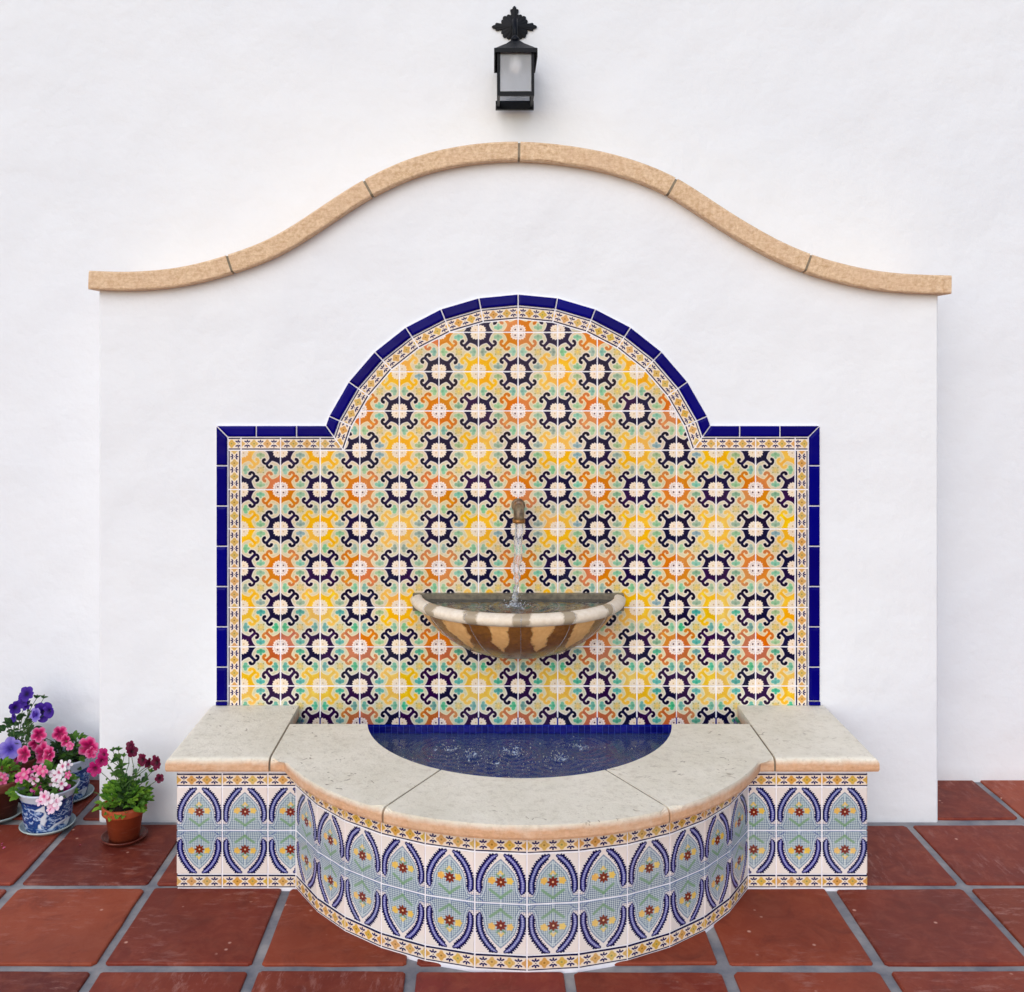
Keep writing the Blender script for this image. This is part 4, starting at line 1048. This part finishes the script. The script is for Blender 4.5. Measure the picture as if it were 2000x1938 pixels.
Z2 = lambda x, y: (x*.21429, 1320+y*.21429)
# A wine petunia in a terracotta pot, nearest the basin
A_ = empty('potted_petunia', (-1.057, -.115, .007), label='wine red petunia in small terracotta pot beside the tiled bench', cat='potted plant', group='potted flowers on the paving')
rt = pot_parts(A_, (-1.057, -.115), .0575, .038, .092, MAT_POT, 'band', .060, MAT_SAUCER)
for (zx, zy, r_, c, yo) in ((945, 720, 12, 'magenta', -.14), (930, 775, 11, 'magenta', -.15), (868, 845, 13, 'magenta', -.15), (1190, 640, 9, 'wine', -.12), (1205, 690, 10, 'wine', -.13), (1300, 765, 11, 'wine', -.13), (1360, 800, 9, 'wine', -.12), (1430, 790, 13, 'wine', -.15), (1455, 935, 8, 'wine', -.11)):
    p, d = flower(A_, *Z2(zx, zy), yo, r_*1.15, c, d=(random.uniform(-.8, .8), -1, random.uniform(-.1, .5))); stem(A_, rt+Vector((random.uniform(-.03, .03), random.uniform(-.02, .02), 0)), p-d*.006, leaves=3, mat=LM_MID, ls=.013)
for (zx, zy) in ((1080, 680), (1030, 690), (1130, 740), (1280, 830), (1380, 880), (975, 790)): stem(A_, rt+Vector((random.uniform(-.03, .03), random.uniform(-.02, .02), 0)), at(*Z2(zx, zy), -.115), leaves=16, mat=LM_DARK if zx > 1200 else LM_MID, ls=.021); tip(A_, at(*Z2(zx, zy), -.115), LM_MID, .014)
dome(A_, rt+Vector((-.002, 0, .006)), .062, .056, .054, 190, LM_BRIGHT, .022, rt)
dome(A_, rt+Vector((.045, 0, .022)), .028, .03, .050, 36, LM_MID, .015, rt)
stem(A_, rt, at(*Z2(850, 1060), -.13), leaves=4, mat=LM_BRIGHT, ls=.016)
# B impatiens in the china pot
B_ = empty('potted_impatiens', (-1.294, -.043, .007), label='pale pink and white impatiens in blue and white china pot in front', cat='potted plant', group='potted flowers on the paving')
rt = pot_parts(B_, (-1.294, -.043), .082, .054, .112, MAT_CHINA, 'flare', .073, MAT_GLAZW)
for (zx, zy, r_, c) in ((185, 930, 11, 'hot'), (215, 900, 12, 'rose'), (300, 880, 12, 'rose'), (310, 940, 11, 'blush'), (265, 905, 10, 'hot'), (390, 870, 11, 'rose'), (425, 900, 10, 'blush'), (570, 825, 12, 'white'), (620, 810, 9, 'white'), (540, 880, 11, 'white'), (500, 900, 10, 'white'), (515, 950, 13, 'white'), (470, 960, 10, 'blush'), (560, 985, 11, 'white'), (620, 905, 8, 'rose'), (595, 1035, 12, 'hot'), (335, 1030, 13, 'hot'), (400, 1100, 12, 'blush'), (440, 1120, 13, 'white'), (370, 1140, 10, 'blush'), (490, 1180, 15, 'blush'), (520, 1140, 12, 'white'), (460, 1220, 9, 'blush'), (350, 850, 9, 'rose')):
    yo = -.043-random.uniform(.01, .07) if zy < 1080 else -.138; p, d = flower(B_, *Z2(zx, zy), yo, r_*1.05, c, 'imp', d=(random.uniform(-.5, .5), -1, random.uniform(.1, .7)))
    if zy < 1000: stem(B_, rt+Vector((random.uniform(-.04, .04), random.uniform(-.03, .03), 0)), p-d*.004, leaves=2, mat=LM_MID, ls=.02)
dome(B_, rt+Vector((0, 0, 0)), .068, .06, .052, 110, LM_MID, .026, rt)
dome(B_, rt+Vector((-.045, -.02, .002)), .035, .04, .038, 36, LM_BRIGHT, .026, rt)
# C pink petunia in the china pot behind
C_ = empty('potted_petunia', (-1.325, .150, .007), label='bright pink petunia in blue and white china pot against the back wall', cat='potted plant', group='potted flowers on the paving')
rt = pot_parts(C_, (-1.325, .150), .076, .055, .118, MAT_CHINA, 'flare', .078, MAT_GLAZW)
for (zx, zy, r_, c) in ((355, 535, 15, 'pink'), (330, 610, 15, 'pink'), (545, 525, 15, 'pink'), (600, 590, 12, 'pink'), (640, 640, 9, 'rose'), (400, 700, 22, 'pink'), (450, 720, 16, 'pink'), (225, 715, 17, 'pink'), (810, 645, 21, 'pink'), (840, 700, 12, 'pink'), (195, 810, 13, 'hot'), (165, 760, 9, 'pink')):
    yo = .13-random.uniform(0, .07); p, d = flower(C_, *Z2(zx, zy), yo, r_, c, d=(random.uniform(-.5, .5), -1, random.uniform(-.1, .5))); stem(C_, rt+Vector((random.uniform(-.04, .04), random.uniform(-.03, .03), 0)), p-d*.006, leaves=5, mat=LM_DARK, ls=.018)
for (zx, zy) in ((690, 650), (720, 700), (660, 740), (740, 760), (490, 580), (700, 820)): stem(C_, rt+Vector((random.uniform(-.01, .05), random.uniform(-.03, .03), 0)), at(*Z2(zx, zy), .13), leaves=9, mat=LM_MID, ls=.018)
dome(C_, rt+Vector((.0, 0, 0)), .070, .06, .060, 120, LM_DARK, .020, rt)
dome(C_, rt+Vector((.035, -.01, .03)), .033, .035, .045, 50, LM_MID, .018, rt)
# D purple petunia, tall
D_ = empty('potted_petunia', (-1.475, .170, .007), label='tall deep purple petunia behind the pink one against the back wall', cat='potted plant', group='potted flowers on the paving')
rt = pot_parts(D_, (-1.475, .170), .070, .050, .11, MAT_POT2, 'band', .075, MAT_SAUCER)
for (zx, zy, r_, c) in ((245, 165, 15, 'purple'), (215, 220, 16, 'purple'), (240, 260, 12, 'purple'), (140, 290, 13, 'purple'), (130, 380, 9, 'purple'), (395, 330, 20, 'purple'), (450, 320, 13, 'purple'), (330, 355, 14, 'violet'), (95, 665, 22, 'violet'), (20, 700, 12, 'violet')):
    yo = .16-random.uniform(0, .05); p, d = flower(D_, *Z2(zx, zy), yo, r_, c, d=(random.uniform(-.7, .7), -1, random.uniform(-.1, .5))); stem(D_, rt+Vector((random.uniform(-.03, .03), random.uniform(-.03, .03), 0)), p-d*.006, .0014, leaves=7, mat=LM_DARK, ls=.017)
for (zx, zy) in ((400, 205), (335, 205), (70, 475), (200, 380), (270, 440), (120, 540)): stem(D_, rt, at(*Z2(zx, zy), .16), .0013, leaves=10, mat=LM_DARK, ls=.016); tip(D_, at(*Z2(zx, zy), .16), LM_DARK, .014)
dome(D_, rt+Vector((0, 0, .02)), .08, .06, .10, 90, LM_DARK, .022, rt)
# E pale pink flowers at the photograph's left edge
E_ = empty('potted_impatiens', (-1.462, .022, .007), label='pink and white impatiens in brown terracotta pot at the left edge', cat='potted plant', group='potted flowers on the paving')
rt = pot_parts(E_, (-1.462, .022), .068, .048, .105, MAT_POT2, 'band', .068, MAT_GLAZW)
for k in range(14):
    zx, zy = random.uniform(-230, 40), random.uniform(890, 1060); p, d = flower(E_, *Z2(zx, zy), .0, random.uniform(8, 12), random.choice(('rose', 'blush', 'white')), 'imp', d=(random.uniform(-.5, .5), -1, random.uniform(0, .7))); stem(E_, rt, p-d*.004, leaves=2, mat=LM_BRIGHT, ls=.02)
for k in ((15, 925), (5, 985), (30, 950), (12, 1040)): flower(E_, *Z2(*k), -.02, 10, 'rose' if k[1] < 1000 else 'blush', 'imp', d=(.3, -1, .3))
dome(E_, rt, .062, .055, .050, 80, LM_BRIGHT, .024, rt)
# F dark pot in front of it, mostly outside the frame
F_ = empty('potted_petunia', (-1.512, -.085, .007), label='dark brown pot and saucer cut off by the left edge', cat='potted plant', group='potted flowers on the paving')
rt = pot_parts(F_, (-1.512, -.085), .070, .050, .10, MAT_POT2, 'band', .072, MAT_SAUCER)
dome(F_, rt, .05, .05, .05, 50, LM_MID, .022, rt)
# fallen petals
for (zx, zy, lab) in ((30, 1555, 'larger pink petal fallen on the clay paving at the left edge'), (52, 1592, 'pink petal lying right of the others on the left clay tile'), (8, 1580, 'leftmost tiny pink petal on the clay paving'), (735, 1570, 'single petal on the tile between the china pot and terracotta pot')):
    px, py = Z2(zx, zy); Zd = F*CAMH/(py-VY); p = at(px, py, Zd-CAMD); p.z = .009
    key = ('fallen',)
    if key not in shared: shared[key] = LEAF[1].copy(); shared[key].name = 'fallen_petal'; shared[key].materials.append(FM['rose'])
    o = link('fallen_petal', shared[key]); o.matrix_local = orient(p, (random.uniform(-.3, .3), random.uniform(-.3, .3), 1), random.uniform(.006, .010))
    tag(o, lab, 'petal', 'fallen petals on the paving')

scene.render.engine = 'CYCLES'
